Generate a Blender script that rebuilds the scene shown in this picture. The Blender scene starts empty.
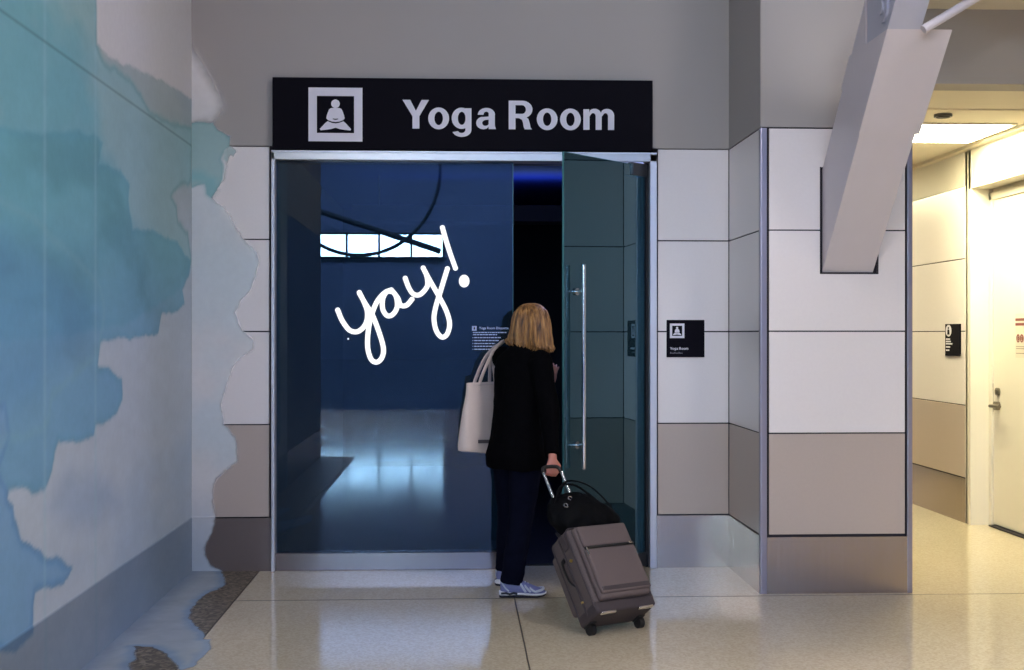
import bpy, bmesh, math, random
import numpy as np
from mathutils import Vector, Matrix
random.seed(7)
PI = math.pi
sc = bpy.context.scene
COL = sc.collection
sc.view_settings.view_transform = 'Standard'
sc.view_settings.look = 'None'
sc.view_settings.gamma = 1
sc.view_settings.use_curve_mapping = False
sc.view_settings.exposure = 0.22

# ------------------------------------------------------------------ materials
def srgb(r, g, b):
    f = lambda c: (c/12.92 if c <= .04045 else ((c+.055)/1.055)**2.4)
    return (f(r/255), f(g/255), f(b/255), 1)

def mat(name, col, rough=.6, metal=0, noise=None, bump=None, coat=0, spec=.5, sheen=0):
    """principled; noise=(scale, amount) varies the colour; bump=(scale, strength)"""
    m = bpy.data.materials.new(name); m.use_nodes = True
    nt = m.node_tree; b = nt.nodes['Principled BSDF']
    b.inputs['Base Color'].default_value = col
    b.inputs['Roughness'].default_value = rough
    b.inputs['Metallic'].default_value = metal
    b.inputs['Specular IOR Level'].default_value = spec
    b.inputs['Coat Weight'].default_value = coat
    b.inputs['Sheen Weight'].default_value = sheen
    tc = nt.nodes.new('ShaderNodeTexCoord')
    if noise:
        n = nt.nodes.new('ShaderNodeTexNoise'); n.inputs['Scale'].default_value = noise[0]; n.inputs['Detail'].default_value = 5
        nt.links.new(tc.outputs['Object'], n.inputs['Vector'])
        mx = nt.nodes.new('ShaderNodeMix'); mx.data_type = 'RGBA'
        a = noise[1]
        mx.inputs[6].default_value = tuple(c*(1-a) for c in col[:3])+(1,)
        mx.inputs[7].default_value = tuple(min(1, c*(1+a)) for c in col[:3])+(1,)
        nt.links.new(n.outputs['Fac'], mx.inputs[0]); nt.links.new(mx.outputs[2], b.inputs['Base Color'])
    if bump:
        n = nt.nodes.new('ShaderNodeTexNoise'); n.inputs['Scale'].default_value = bump[0]; n.inputs['Detail'].default_value = 3
        nt.links.new(tc.outputs['Object'], n.inputs['Vector'])
        bp = nt.nodes.new('ShaderNodeBump'); bp.inputs['Strength'].default_value = bump[1]; bp.inputs['Distance'].default_value = .005
        nt.links.new(n.outputs['Fac'], bp.inputs['Height']); nt.links.new(bp.outputs['Normal'], b.inputs['Normal'])
    return m

def emit_mat(name, col, strength):
    m = bpy.data.materials.new(name); m.use_nodes = True
    nt = m.node_tree; nt.nodes.clear()
    e = nt.nodes.new('ShaderNodeEmission'); e.inputs[0].default_value = col; e.inputs[1].default_value = strength
    o = nt.nodes.new('ShaderNodeOutputMaterial'); nt.links.new(e.outputs[0], o.inputs[0]); return m

def glass_mat(name, tint, gloss_col, base, boost, haze, haze_amt):
    m = bpy.data.materials.new(name); m.use_nodes = True
    nt = m.node_tree; nt.nodes.clear()
    tr = nt.nodes.new('ShaderNodeBsdfTransparent'); tr.inputs[0].default_value = tint
    gl = nt.nodes.new('ShaderNodeBsdfGlossy'); gl.inputs[0].default_value = gloss_col; gl.inputs['Roughness'].default_value = 0.0
    fr = nt.nodes.new('ShaderNodeFresnel'); fr.inputs['IOR'].default_value = 1.5
    ml = nt.nodes.new('ShaderNodeMath'); ml.operation = 'MULTIPLY_ADD'; ml.inputs[1].default_value = boost; ml.inputs[2].default_value = base
    ml.use_clamp = True
    mx = nt.nodes.new('ShaderNodeMixShader'); o = nt.nodes.new('ShaderNodeOutputMaterial')
    L = nt.links.new
    df = nt.nodes.new('ShaderNodeBsdfDiffuse'); df.inputs[0].default_value = haze
    mf = nt.nodes.new('ShaderNodeMixShader'); mf.inputs[0].default_value = haze_amt  # haze over the glass, put in as a flat diffuse colour
    L(tr.outputs[0], mf.inputs[1]); L(df.outputs[0], mf.inputs[2])
    L(fr.outputs[0], ml.inputs[0]); L(ml.outputs[0], mx.inputs[0]); L(mf.outputs[0], mx.inputs[1]); L(gl.outputs[0], mx.inputs[2]); L(mx.outputs[0], o.inputs[0])
    return m

def brushed(name, col, rough, stretch=(2, 2, 220)):
    m = mat(name, col, rough, 1)
    nt = m.node_tree; b = nt.nodes['Principled BSDF']
    tc = nt.nodes.new('ShaderNodeTexCoord'); mp = nt.nodes.new('ShaderNodeMapping'); mp.inputs['Scale'].default_value = stretch
    n = nt.nodes.new('ShaderNodeTexNoise'); n.inputs['Scale'].default_value = 3
    r = nt.nodes.new('ShaderNodeMapRange'); r.inputs[3].default_value = rough*.8; r.inputs[4].default_value = rough*1.25
    nt.links.new(tc.outputs['Object'], mp.inputs[0]); nt.links.new(mp.outputs[0], n.inputs['Vector'])
    nt.links.new(n.outputs['Fac'], r.inputs[0]); nt.links.new(r.outputs[0], b.inputs['Roughness'])
    return m

def terrazzo(name, base, chips, chipscale, amount, rough):
    m = mat(name, base, rough)
    nt = m.node_tree; b = nt.nodes['Principled BSDF']; L = nt.links.new
    tc = nt.nodes.new('ShaderNodeTexCoord')
    v = nt.nodes.new('ShaderNodeTexVoronoi'); v.inputs['Scale'].default_value = chipscale
    L(tc.outputs['Object'], v.inputs['Vector'])
    ramp = nt.nodes.new('ShaderNodeValToRGB'); L(v.outputs['Color'], ramp.inputs[0])
    ramp.color_ramp.interpolation = 'CONSTANT'
    e = ramp.color_ramp.elements
    e[0].position = 0; e[0].color = chips[0]; e[1].position = .35; e[1].color = chips[1]
    for k, c in enumerate(chips[2:]):
        q = e.new(.6+.2*k); q.color = c
    mx = nt.nodes.new('ShaderNodeMix'); mx.data_type = 'RGBA'; mx.inputs[0].default_value = amount
    n = nt.nodes.new('ShaderNodeTexNoise'); n.inputs['Scale'].default_value = 1.3; n.inputs['Detail'].default_value = 6
    L(tc.outputs['Object'], n.inputs['Vector'])
    m2 = nt.nodes.new('ShaderNodeMix'); m2.data_type = 'RGBA'
    m2.inputs[6].default_value = tuple(c*.93 for c in base[:3])+(1,); m2.inputs[7].default_value = tuple(c*1.07 for c in base[:3])+(1,)
    L(n.outputs['Fac'], m2.inputs[0]); L(m2.outputs[2], mx.inputs[6]); L(ramp.outputs[0], mx.inputs[7]); L(mx.outputs[2], b.inputs['Base Color'])
    return m

M = {}
M['paint']   = mat('wall_paint', srgb(170, 164, 160), .75, noise=(1.5, .02), bump=(120, .03))
M['panel']   = mat('laminate_panel', srgb(236, 228, 226), .38, noise=(60, .025), coat=.1)
M['panel_beige'] = mat('beige_laminate_panel', srgb(190, 174, 163), .38, noise=(60, .03), coat=.1)
M['core']    = mat('panel_joint_dark', srgb(38, 34, 42), .8, noise=(20, .1))
M['steel']   = mat('brushed_steel', srgb(158, 150, 160), .34, metal=.75, noise=(12, .05))
M['panel_shade'] = mat('shaded_laminate_panel', srgb(96, 104, 132), .4, noise=(60, .03))
M['steel_base'] = brushed('steel_baseboard', srgb(186, 172, 162), .24, (16, 16, .5))
M['darkbase'] = mat('taupe_baseboard', srgb(118, 104, 98), .35, metal=.4, noise=(30, .04))
M['frame']   = mat('aluminium_frame', srgb(176, 170, 166), .30, metal=.75, noise=(8, .04))
M['sill'] = mat('sill_steel', srgb(150, 140, 140), .13, metal=.92, noise=(6, .04))
M['jamb']    = mat('satin_jamb', srgb(205, 203, 208), .35, metal=.5, noise=(30, .02))
M['signblack'] = mat('sign_black', srgb(15, 13, 22), .7, noise=(15, .1), spec=.08)
M['signwhite'] = mat('sign_lettering', srgb(226, 222, 232), .5, noise=(15, .02))
M['floor']   = terrazzo('terrazzo_floor', srgb(204, 190, 164), [srgb(178, 163, 138), srgb(216, 204, 180), srgb(198, 184, 160), srgb(158, 144, 120)], 90, .28, .09)
M['joint']   = mat('floor_joint', srgb(70, 62, 52), .5, noise=(20, .1))
M['pebble']  = terrazzo('pebble_floor', srgb(98, 86, 72), [srgb(66, 56, 46), srgb(122, 110, 94), srgb(92, 82, 70), srgb(146, 134, 118)], 55, .85, .45)
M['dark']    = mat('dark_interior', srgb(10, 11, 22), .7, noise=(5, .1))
M['navy']    = mat('navy_ceiling', srgb(8, 34, 150), .7, noise=(5, .1))
M['ceil']    = mat('ceiling_white', srgb(225, 216, 196), .8, noise=(5, .02))
M['ceil_dark'] = mat('concourse_ceiling', srgb(66, 74, 104), .8, noise=(.4, .15))
M['far']     = mat('concourse_wall', srgb(120, 132, 160), .8, noise=(.3, .15))
M['beam']    = mat('beam_cladding', srgb(205, 198, 204), .4, noise=(10, .015))
M['beam_steel'] = mat('painted_steel', srgb(176, 178, 194), .35, metal=.1, noise=(10, .05))
M['glass']   = glass_mat('tinted_glass', (.25, .34, .42, 1), (.74, .86, 1, 1), .0, 1.5, (.10, .26, .44, 1), .050)
M['leafglass'] = glass_mat('teal_glass', (.42, .62, .70, 1), (.50, .80, .92, 1), .12, 1.6, (.14, .38, .50, 1), .085)
M['glassedge'] = mat('glass_edge', srgb(70, 120, 125), .2, noise=(10, .1))
M['chrome']  = mat('polished_steel', srgb(215, 210, 208), .16, metal=1, noise=(10, .02))
M['closer']  = mat('patch_fitting', srgb(90, 92, 96), .35, metal=.8, noise=(10, .05))
M['script_glow'] = emit_mat('overlay_script_glow', (1, 1, 1, 1), 1.1)  # glow added to keep the overlaid script white; it is no lamp
M['lamp']    = emit_mat('lamp_panel', (1.0, .90, .56, 1), 44)
M['clamp']   = emit_mat('unseen_lamp', (.99, .95, 1, 1), 46)
M['daylight'] = emit_mat('daylight_window', (.50, .80, 1, 1), 50)
M['skylight_fill'] = emit_mat('skylight_fill_glow', (.42, .60, 1, 1), 17)
M['doorpaint'] = mat('door_paint', srgb(232, 226, 212), .5, noise=(8, .01))
M['cwall']   = mat('corridor_paint', srgb(226, 220, 206), .7, noise=(4, .01))

# ------------------------------------------------------------------ mesh helpers
def link(name, bm, m, parent=None, smooth=False, kind=None):
    me = bpy.data.meshes.new(name)
    bmesh.ops.recalc_face_normals(bm, faces=bm.faces)
    bm.to_mesh(me); bm.free()
    return link_me(name, me, m, parent, smooth, kind)
def link_me(name, me, m, parent=None, smooth=False, kind=None):
    me.materials.clear(); me.materials.append(m)
    if smooth:
        for p in me.polygons: p.use_smooth = True
        try: me.set_sharp_from_angle(angle=math.radians(40))
        except Exception: pass
    o = bpy.data.objects.new(name, me); COL.objects.link(o)
    if parent: o.parent = parent; o.matrix_parent_inverse = parent.matrix_world.inverted()
    if kind: o['kind'] = kind
    return o
def thing(name, label, cat, loc=(0, 0, 0), group=None):
    o = bpy.data.objects.new(name, None); COL.objects.link(o); o.location = loc
    o.empty_display_size = .1
    o['label'] = label; o['category'] = cat
    if group: o['group'] = group
    bpy.context.view_layer.update()
    return o
def struct(name, bm, m, smooth=False): return link(name, bm, m, None, smooth, 'structure')
def box(bm, x0, x1, y0, y1, z0, z1, bev=0, seg=2, mtx=None):
    b = bmesh.new(); bmesh.ops.create_cube(b, size=1)
    for v in b.verts:
        v.co = Vector(((x0+x1)/2+v.co.x*(x1-x0), (y0+y1)/2+v.co.y*(y1-y0), (z0+z1)/2+v.co.z*(z1-z0)))
    if bev: bmesh.ops.bevel(b, geom=b.edges[:], offset=bev, segments=seg, profile=.6, affect='EDGES')
    if mtx: bmesh.ops.transform(b, matrix=mtx, verts=b.verts)
    t = bpy.data.meshes.new('t'); b.to_mesh(t); bm.from_mesh(t); bpy.data.meshes.remove(t); b.free()
    return bm
def B(*a, **k): return box(bmesh.new(), *a, **k)
def loft(bm, rings, close=True, cap=True):
    """rings: list of lists of Vector"""
    vs = [[bm.verts.new(p) for p in r] for r in rings]
    n = len(vs[0])
    for a, b in zip(vs, vs[1:]):
        for i in range(n if close else n-1):
            j = (i+1) % n
            bm.faces.new((a[i], a[j], b[j], b[i]))
    if cap:
        bm.faces.new(vs[0][::-1]); bm.faces.new(vs[-1])
    return bm
def catmull(pts, k=6):
    pts = [Vector(p) for p in pts]
    if len(pts) < 3: return pts
    P = [pts[0]*2-pts[1]]+pts+[pts[-1]*2-pts[-2]]
    out = []
    for i in range(1, len(P)-2):
        for s in range(k):
            t = s/k
            a, b, c, d = P[i-1], P[i], P[i+1], P[i+2]
            out.append(.5*((2*b)+(c-a)*t+(2*a-5*b+4*c-d)*t*t+(3*b-a-3*c+d)*t**3))
    out.append(pts[-1]); return out
def tube(bm, pts, r, n=10, flat=None, ref=Vector((0, 0, 1))):
    """r: number or list; flat=(sx, sy) ellipse factors"""
    pts = [Vector(p) for p in pts]
    rr = r if isinstance(r, (list, tuple)) else [r]*len(pts)
    if len(rr) != len(pts):
        rr = [rr[min(len(rr)-1, int(i/(len(pts)-1)*(len(rr)-1)))]*(1-(i/(len(pts)-1)*(len(rr)-1) % 1)) + rr[min(len(rr)-1, int(i/(len(pts)-1)*(len(rr)-1))+1)]*(i/(len(pts)-1)*(len(rr)-1) % 1) for i in range(len(pts))]
    fx, fy = flat or (1, 1)
    rings = []; prev = None
    for i, p in enumerate(pts):
        d = (pts[min(i+1, len(pts)-1)]-pts[max(i-1, 0)]).normalized()
        if prev is None:
            a = ref if abs(d.dot(ref)) < .95 else Vector((1, 0, 0))
            u = (a-d*a.dot(d)).normalized()
        else: u = (prev-d*prev.dot(d)).normalized()
        prev = u; w = d.cross(u)
        rings.append([p+(u*math.cos(2*PI*k/n)*fx+w*math.sin(2*PI*k/n)*fy)*rr[i] for k in range(n)])
    return loft(bm, rings)
def ball(bm, c, r, sc_=(1, 1, 1), u=16, v=12, mtx=None):
    b = bmesh.new(); bmesh.ops.create_uvsphere(b, u_segments=u, v_segments=v, radius=r)
    for q in b.verts: q.co = Vector((q.co.x*sc_[0], q.co.y*sc_[1], q.co.z*sc_[2]))
    if mtx: bmesh.ops.transform(b, matrix=mtx, verts=b.verts)
    for q in b.verts: q.co += Vector(c)
    t = bpy.data.meshes.new('t'); b.to_mesh(t); bm.from_mesh(t); bpy.data.meshes.remove(t); b.free(); return bm
def cyl(bm, p0, p1, r, n=24): return tube(bm, [p0, p1], r, n)
def prism(bm, poly, depth, mtx):
    """poly: 2-D outline in local x,y; extruded along local z by depth"""
    a = [bm.verts.new(mtx @ Vector((x, y, 0))) for x, y in poly]
    b = [bm.verts.new(mtx @ Vector((x, y, depth))) for x, y in poly]
    bm.faces.new(a); bm.faces.new(b[::-1])
    for i in range(len(a)):
        j = (i+1) % len(a); bm.faces.new((a[i], b[i], b[j], a[j]))
    return bm
def remesh(bm, voxel, smooth=6, fac=.5):
    me = bpy.data.meshes.new('tmp'); bmesh.ops.recalc_face_normals(bm, faces=bm.faces); bm.to_mesh(me); bm.free()
    o = bpy.data.objects.new('tmp', me); COL.objects.link(o)
    r = o.modifiers.new('r', 'REMESH'); r.mode = 'VOXEL'; r.voxel_size = voxel
    s = o.modifiers.new('s', 'SMOOTH'); s.iterations = smooth; s.factor = fac
    dg = bpy.context.evaluated_depsgraph_get()
    out = bpy.data.meshes.new_from_object(o.evaluated_get(dg))
    bpy.data.objects.remove(o); bpy.data.meshes.remove(me)
    return out
FACE_Y = Matrix(((1, 0, 0), (0, 0, -1), (0, 1, 0))).to_4x4()      # text plane facing -y
FACE_X = Matrix(((0, 0, -1), (-1, 0, 0), (0, 1, 0))).to_4x4()     # text plane facing -x (reads from the left side)
def text_mesh(s, width, height, origin, face, bold=.0, depth=.002, target_h=None):
    """builds lettering whose bounding box is fitted to width (and height when given), lower-left corner at origin"""
    c = bpy.data.curves.new('t', 'FONT'); c.body = s; c.size = 1; c.offset = bold; c.extrude = .01; c.resolution_u = 4; c.space_line = .95
    o = bpy.data.objects.new('t', c); COL.objects.link(o)
    dg = bpy.context.evaluated_depsgraph_get()
    me = bpy.data.meshes.new_from_object(o.evaluated_get(dg)); bpy.data.objects.remove(o); bpy.data.curves.remove(c)
    xs = [v.co.x for v in me.vertices]; ys = [v.co.y for v in me.vertices]
    sx = width/(max(xs)-min(xs)); sy = sx if height is None else height/(max(ys)-min(ys))
    x0, y0 = min(xs), min(ys)
    T = Matrix.Translation(origin) @ face
    for v in me.vertices:
        v.co = T @ Vector(((v.co.x-x0)*sx, (v.co.y-y0)*sy, (v.co.z+.01)/.02*depth))
    return me
# ------------------------------------------------------------------ camera
cam = bpy.data.cameras.new('camera'); cam.sensor_width = 36; cam.lens = 36*1233/1024
co = bpy.data.objects.new('camera', cam); COL.objects.link(co)
co.location = (0, 0, 1.5); co.rotation_euler = (PI/2, 0, -math.atan(54/1233)); sc.camera = co
cam.clip_end = 300

XL, XR, YB, YP = -1.69, 1.75, 7.9, 7.07        # left wall, alcove return, back wall, pillar face
XP = 2.641                                     # right corner of the pillar
SEAMS = [.34, .93, 1.522, 2.108, 2.70]
G = .004

# ------------------------------------------------------------------ floor
fl = struct('floor', B(-14, 14, -9, 18, -.3, 0), M['floor'])
struct('floor_concourse', B(-30, 30, -62, -9, -.3, 0), mat('concourse_floor', srgb(58, 66, 84), .06, noise=(.6, .1)))
bm = B(XL, -1.265, .6, YB+.02, -.01, .0015)
link('pebble_strip', bm, M['pebble'], fl)
bm = bmesh.new()
box(bm, -1.265, -1.257, .6, YB+.02, -.01, .002)
box(bm, .318, .325, -6, 7.93, -.01, .0012)
box(bm, -1.257, 6, 7.015, 7.021, -.01, .0010)
link('floor_joint', bm, M['joint'], fl)

# ------------------------------------------------------------------ panelled walls
def panel_row(face, a0, a1, plane, parent, tall=False, z0=.34):
    """laminate panels on a wall.  face 'y' looks to -y, 'x+' looks to +x, 'x-' looks to -x"""
    rows = [(.34, .93, 'panel_beige'), (.93, 1.522, 'panel'), (1.522, 2.108, 'panel'), (2.108, 2.70, 'panel')]
    for z, zz, m in rows:
        t = .012
        if face == 'y': bm = B(a0+G, a1-G, plane, plane+t, z+G, zz-G, .0015, 1)
        if face == 'x+': bm = B(plane-t, plane, a0+G, a1-G, z+G, zz-G, .0015, 1)
        if face == 'x-': bm = B(plane, plane+t, a0+G, a1-G, z+G, zz-G, .0015, 1)
        link('wall_panel', bm, M[m], parent)

# back wall: two flanks and the part above the doorway
bm = bmesh.new()
box(bm, XL-.2, -1.205, YB+.010, YB+.25, 0, 2.70)
box(bm, 1.285, XR+.2, YB+.010, YB+.25, 0, 2.70)
wb = struct('wall_back', bm, M['core'])
bm = bmesh.new(); box(bm, XL-.2, XR+.2, YB, YB+.25, 2.703, 6.5)
link('upper_wall', bm, M['paint'], wb)
panel_row('y', XL, -1.195, YB, wb)
panel_row('y', 1.285, XR, YB, wb)
struct('baseboard_back', B(XL, -1.183, YB-.004, YB+.012, 0, .336, .001, 1), M['darkbase'])
struct('baseboard_doorside', B(1.277, XR, YB-.004, YB+.012, 0, .336, .001, 1), M['steel_base'])
bm = bmesh.new(); box(bm, -1.195, -1.183, YB-.004, YB+.02, .336, 2.70); box(bm, 1.277, 1.285, YB-.004, YB+.02, .336, 2.70)
struct('trim_1', bm, M['core'])

# left wall: tall pale sheets between baseboard and top joint
wl = struct('wall_left', B(XL-.3, XL-.010, .6, YB+.2, 0, 2.70), M['core'])
link('upper_wall', B(XL-.3, XL, .6, YB+.2, 2.705, 6.5), M['paint'], wl)
ys = [.6, 1.45, 2.2, 2.95, 3.7, 4.41, 5.12, 5.825, YB+.0]
for a, b in zip(ys, ys[1:]):
    link('wall_panel', B(XL-.012, XL, a+.001, b-.001, .345, 2.697, .0015, 1), M['panel' if a > 4.3 else 'panel_shade'], wl)  # nearer sheets carry shade in their colour, darkening their mirrored image
struct('baseboard_left', B(XL-.012, XL+.004, .6, YB, 0, .34, .001, 1), M['steel_base'])

# alcove return and pillar block
wr = struct('wall_right', B(XR+.010, XP-.012, YP+.012, 14, 0, 6.5), M['core'])
link('upper_wall', B(XR, XP, YP, 14, 2.705, 6.5), M['paint'], wr)
panel_row('x-', YP+.02, YB, XR, wr)
struct('baseboard_right', B(XR-.004, XR+.012, YP+.02, YB, 0, .336, .001, 1), M['steel_base'])
wp = struct('wall_pillar', B(XR+.02, XP-.02, YP+.010, YP+.02, 0, 2.70), M['core'])
# pillar face panels; the one behind the beam has a slot cut out
PX0, PX1 = 1.797, 2.603
SX0, SX1, SZ0, SZ1 = 2.104, 2.436, 1.862, 2.475
for z, zz, m in [(.34, .93, 'panel_beige'), (.93, 1.522, 'panel')]:
    link('wall_panel', B(PX0+G, PX1-G, YP, YP+.012, z+G, zz-G, .0015, 1), M[m], wp)
def cut_panel(x0, x1, z0, z1, hx0, hx1, hz0, hz1):
    xs = sorted({x0, x1, min(max(hx0, x0), x1), min(max(hx1, x0), x1)}); zs = sorted({z0, z1, min(max(hz0, z0), z1), min(max(hz1, z0), z1)})
    bm = bmesh.new()
    for a, b in zip(xs, xs[1:]):
        for c, d in zip(zs, zs[1:]):
            if a >= hx0-1e-6 and b <= hx1+1e-6 and c >= hz0-1e-6 and d <= hz1+1e-6: continue
            box(bm, a, b, YP, YP+.012, c, d)
    bmesh.ops.remove_doubles(bm, verts=bm.verts, dist=1e-5)
    return bm
link('wall_panel', cut_panel(PX0+G, PX1-G, 1.522+G, 2.108-G, SX0, SX1, SZ0, SZ1), M['panel'], wp)
link('wall_panel', cut_panel(PX0+G, PX1-G, 2.108+G, 2.70-G, SX0, SX1, SZ0, SZ1), M['panel'], wp)
struct('baseboard_pillar', B(PX0-.01, PX1+.01, YP-.003, YP+.012, 0, .328, .001, 1), M['steel_base'])
# steel corner guards
bm = bmesh.new(); box(bm, XR+.002, PX0-.010, YP-.006, YP+.012, 0, 2.70, .003); box(bm, XR-.003, XR+.012, YP-.002, YP+.03, 0, 2.698)
struct('trim_2', bm, M['steel'])
bm = bmesh.new(); box(bm, PX1+.009, XP+.001, YP-.006, YP+.012, 0, 2.70, .003); box(bm, XP-.012, XP+.003, YP+.008, YP+.10, 0, 2.698)
struct('trim_3', bm, M['steel'])
bm = bmesh.new(); box(bm, PX1, PX1+.006, YP+.002, YP+.012, .336, 2.70); box(bm, PX0-.006, PX0, YP+.002, YP+.012, .336, 2.70)
struct('trim_4', bm, M['core'])

# ------------------------------------------------------------------ corridor on the right
XC = 4.04
cw = struct('wall_corridor', B(XC+.010, XC+.5, 9.645, 16, 0, 2.96), M['core'])
rows = [(.36, .94, 'panel_beige'), (.94, 1.53, 'panel'), (1.53, 2.11, 'panel'), (2.11, 2.69, 'panel')]
for z, zz, m in rows:
    for a, b in ((9.66, 11.4), (11.4, 13.2), (13.2, 15)):
        link('wall_panel', B(XC, XC+.012, a+G, b-G, z+G, zz-G, .0015, 1), M[m], cw)
bm = bmesh.new(); box(bm, XC, XC+.02, 9.64, 16, 2.69, 2.96); box(bm, XC, XC+.02, 9.62, 9.66, 0, 2.96)
box(bm, XC, 4.6, 9.56, 9.645, 0, 2.96)                     # return of the door recess
box(bm, XC, 4.6, 4.0, 9.60, 2.655, 2.96)                   # lintel over the recess
box(bm, 4.22, 4.6, 4.0, 9.60, 0, 2.96)
box(bm, XC, 4.6, 4.0, 8.15, 0, 2.96)
link('corridor_paint', bm, M['cwall'], cw)
struct('baseboard_corridor', B(XC-.004, XC+.012, 9.655, 16, 0, .355, .001, 1), M['steel_base'])
struct('wall_corridor_end', B(XP, 4.6, 16, 16.2, 0, 2.96), M['cwall'])
M['steel_dark'] = mat('worn_steel', srgb(120, 112, 98), .3, metal=.8, noise=(30, .06))
# corridor door in its recess
d2 = bpy.data.objects.new('door_2', None); COL.objects.link(d2); d2['kind'] = 'structure'; d2.location = (4.2, 9.1, 0)
bpy.context.view_layer.update()
bm = bmesh.new(); box(bm, 4.185, 4.225, 9.505, 9.56, 0, 2.60, .003, 1); box(bm, 4.185, 4.225, 8.2, 9.56, 2.56, 2.62, .003, 1)
link('door_frame', bm, M['cwall'], d2)
link('door_leaf', B(4.195, 4.235, 8.35, 9.495, .02, 2.555, .002, 1), M['doorpaint'], d2)
link('threshold', B(4.16, 4.24, 8.2, 9.505, 0, .012), M['core'], d2)
bm = bmesh.new(); cyl(bm, (4.197, 9.40, .95), (4.16, 9.40, .95), .034)
tube(bm, catmull([(4.165, 9.40, .95), (4.13, 9.40, .95), (4.12, 9.37, .95), (4.12, 9.22, .955)]), .014)
h = link('door_handle', bm, M['steel_dark'], d2, True)
bm = bmesh.new(); cyl(bm, (4.197, 9.40, 1.06), (4.175, 9.40, 1.06), .030); box(bm, 4.165, 4.18, 9.395, 9.405, 1.045, 1.075)
link('lock', bm, M['steel_dark'], d2)
bm = bmesh.new(); box(bm, 4.190, 4.197, 9.486, 9.497, .90, 1.12)
link('strike_plate', bm, M['chrome'], d2)

# notice on the corridor door
M['noticepaper'] = mat('notice_paper', srgb(226, 216, 200), .6, noise=(10, .02))
M['noticered'] = mat('notice_red', srgb(132, 70, 66), .6, noise=(10, .05))
nt_ = thing('door_notice', 'pale notice with a dark red stripe and two red ring symbols on the corridor door', 'notice', (4.194, 9.02, 1.45))
link('sheet', B(4.190, 4.1945, 8.82, 9.10, 1.33, 1.66), M['noticepaper'], nt_)
bm = bmesh.new(); box(bm, 4.188, 4.191, 8.82, 9.10, 1.605, 1.625); box(bm, 4.188, 4.191, 8.82, 9.10, 1.57, 1.59)
link('stripe', bm, M['noticered'], nt_)
for yy in (9.055, 8.995, 8.935, 8.875):
    bm = bmesh.new()
    ring = [Vector((4.189, yy+.019*math.cos(a), 1.475+.027*math.sin(a))) for a in [k*2*PI/24 for k in range(25)]]
    tube(bm, ring, .005, 6); box(bm, 4.187, 4.190, yy-.004, yy+.004, 1.463, 1.487)
    link('ring_symbol', bm, M['noticered'], nt_)
bm = bmesh.new()
for k, z in enumerate((1.41, 1.395, 1.36)): box(bm, 4.1885, 4.191, 8.9 if k < 2 else 8.95, 9.09, z, z+.006)
link('small_print', bm, mat('notice_print', srgb(165, 150, 135), .7, noise=(10, .05)), nt_)

# ceiling of the corridor with its bulkhead
bm = bmesh.new(); box(bm, XP-.01, 7, YP+.0, YP+.2, 2.965, 3.40)
struct('wall_bulkhead', bm, M['paint'])
bm = bmesh.new(); box(bm, XP-.01, 8, 3.5, YP+.2, 3.40, 3.6); struct('ceiling_right', bm, M['ceil'])
bm = bmesh.new(); box(bm, XP, 6, YP+.2, 16, 2.985, 3.1)
for a in (7.27, 7.95, 9.3, 10.6, 11.9, 13.2): box(bm, XP, XC+.5, a, a+.03, 2.975, 2.99)
box(bm, XP, XP+.03, 7.27, 16, 2.975, 2.99); box(bm, XC-.06, XC+.1, 7.27, 16, 2.96, 2.99)
struct('ceiling_corridor', bm, M['ceil'])
cl = thing('ceiling_light', 'bright rectangular light panel in the corridor ceiling', 'ceiling light', (3.5, 8.9, 2.985))
link('light_frame', B(3.0, 3.92, 8.48, 9.27, 2.972, 2.984, .002, 1), M['frame'], cl)
link('diffuser', B(3.03, 3.89, 8.51, 9.24, 2.966, 2.973), M['lamp'], cl)
c2 = thing('ceiling_light', 'unseen light panel added deep in the corridor ceiling behind the pillar', 'ceiling light', (3.4, 12.2, 2.985))  # second panel, out of view, added to brighten the corridor
link('light_frame', B(3.0, 3.8, 11.8, 12.7, 2.972, 2.984, .002, 1), M['frame'], c2)
link('diffuser', B(3.03, 3.77, 11.83, 12.67, 2.966, 2.973), M['lamp'], c2)
sp = thing('ceiling_vent', 'small grey round fitting in the corridor ceiling before the light panel', 'ceiling fitting', (3.26, 8.16, 2.975))
bm = bmesh.new(); cyl(bm, (3.26, 8.16, 2.985), (3.26, 8.16, 2.966), .06); link('rim', bm, M['closer'], sp, True)
bm = bmesh.new(); cyl(bm, (3.26, 8.16, 2.967), (3.26, 8.16, 2.962), .045); link('grille', bm, M['core'], sp, True)

# ------------------------------------------------------------------ room behind the glass
struct('wall_yoga_left', B(-1.6, -1.3, YB+.25, 14.2, 0, 2.95), M['dark'])
struct('wall_yoga_right', B(1.40, 1.6, YB+.25, 14.2, 0, 2.95), M['dark'])
struct('wall_yoga_far', B(-1.6, 1.6, 14, 14.2, 0, 2.95), M['dark'])
struct('ceiling_yoga', B(-1.6, 1.6, YB+.25, 14.2, 2.92, 3.0), M['navy'])
struct('floor_yoga', B(-1.3, 1.4, YB+.10, 14.0, 0, .012), mat('dark_floor', srgb(12, 14, 24), .6, noise=(4, .1)))
link('wall_panel', B(1.385, 1.402, 8.2, 13.9, .1, 2.22, .002, 1), mat('wedge_glow_panel', srgb(120, 132, 190), .5, noise=(8, .03)), bpy.data.objects['wall_yoga_right'])  # paler panel stands in for a wedge of light on this wall
wlmp = thing('added_wall_lamp', 'small bluish lamp added unseen inside the yoga room behind the right jamb', 'wall light', (1.39, 8.5, 2.30))  # unseen lamp added to lift the blue ceiling and inner wall
link('housing', B(1.33, 1.40, 8.38, 8.62, 2.36, 2.40, .004, 1), M['closer'], wlmp)
link('diffuser', B(1.31, 1.38, 8.39, 8.61, 2.25, 2.36, .006, 2), emit_mat('added_blue_glow', (.35, .45, 1, 1), 120), wlmp)
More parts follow.
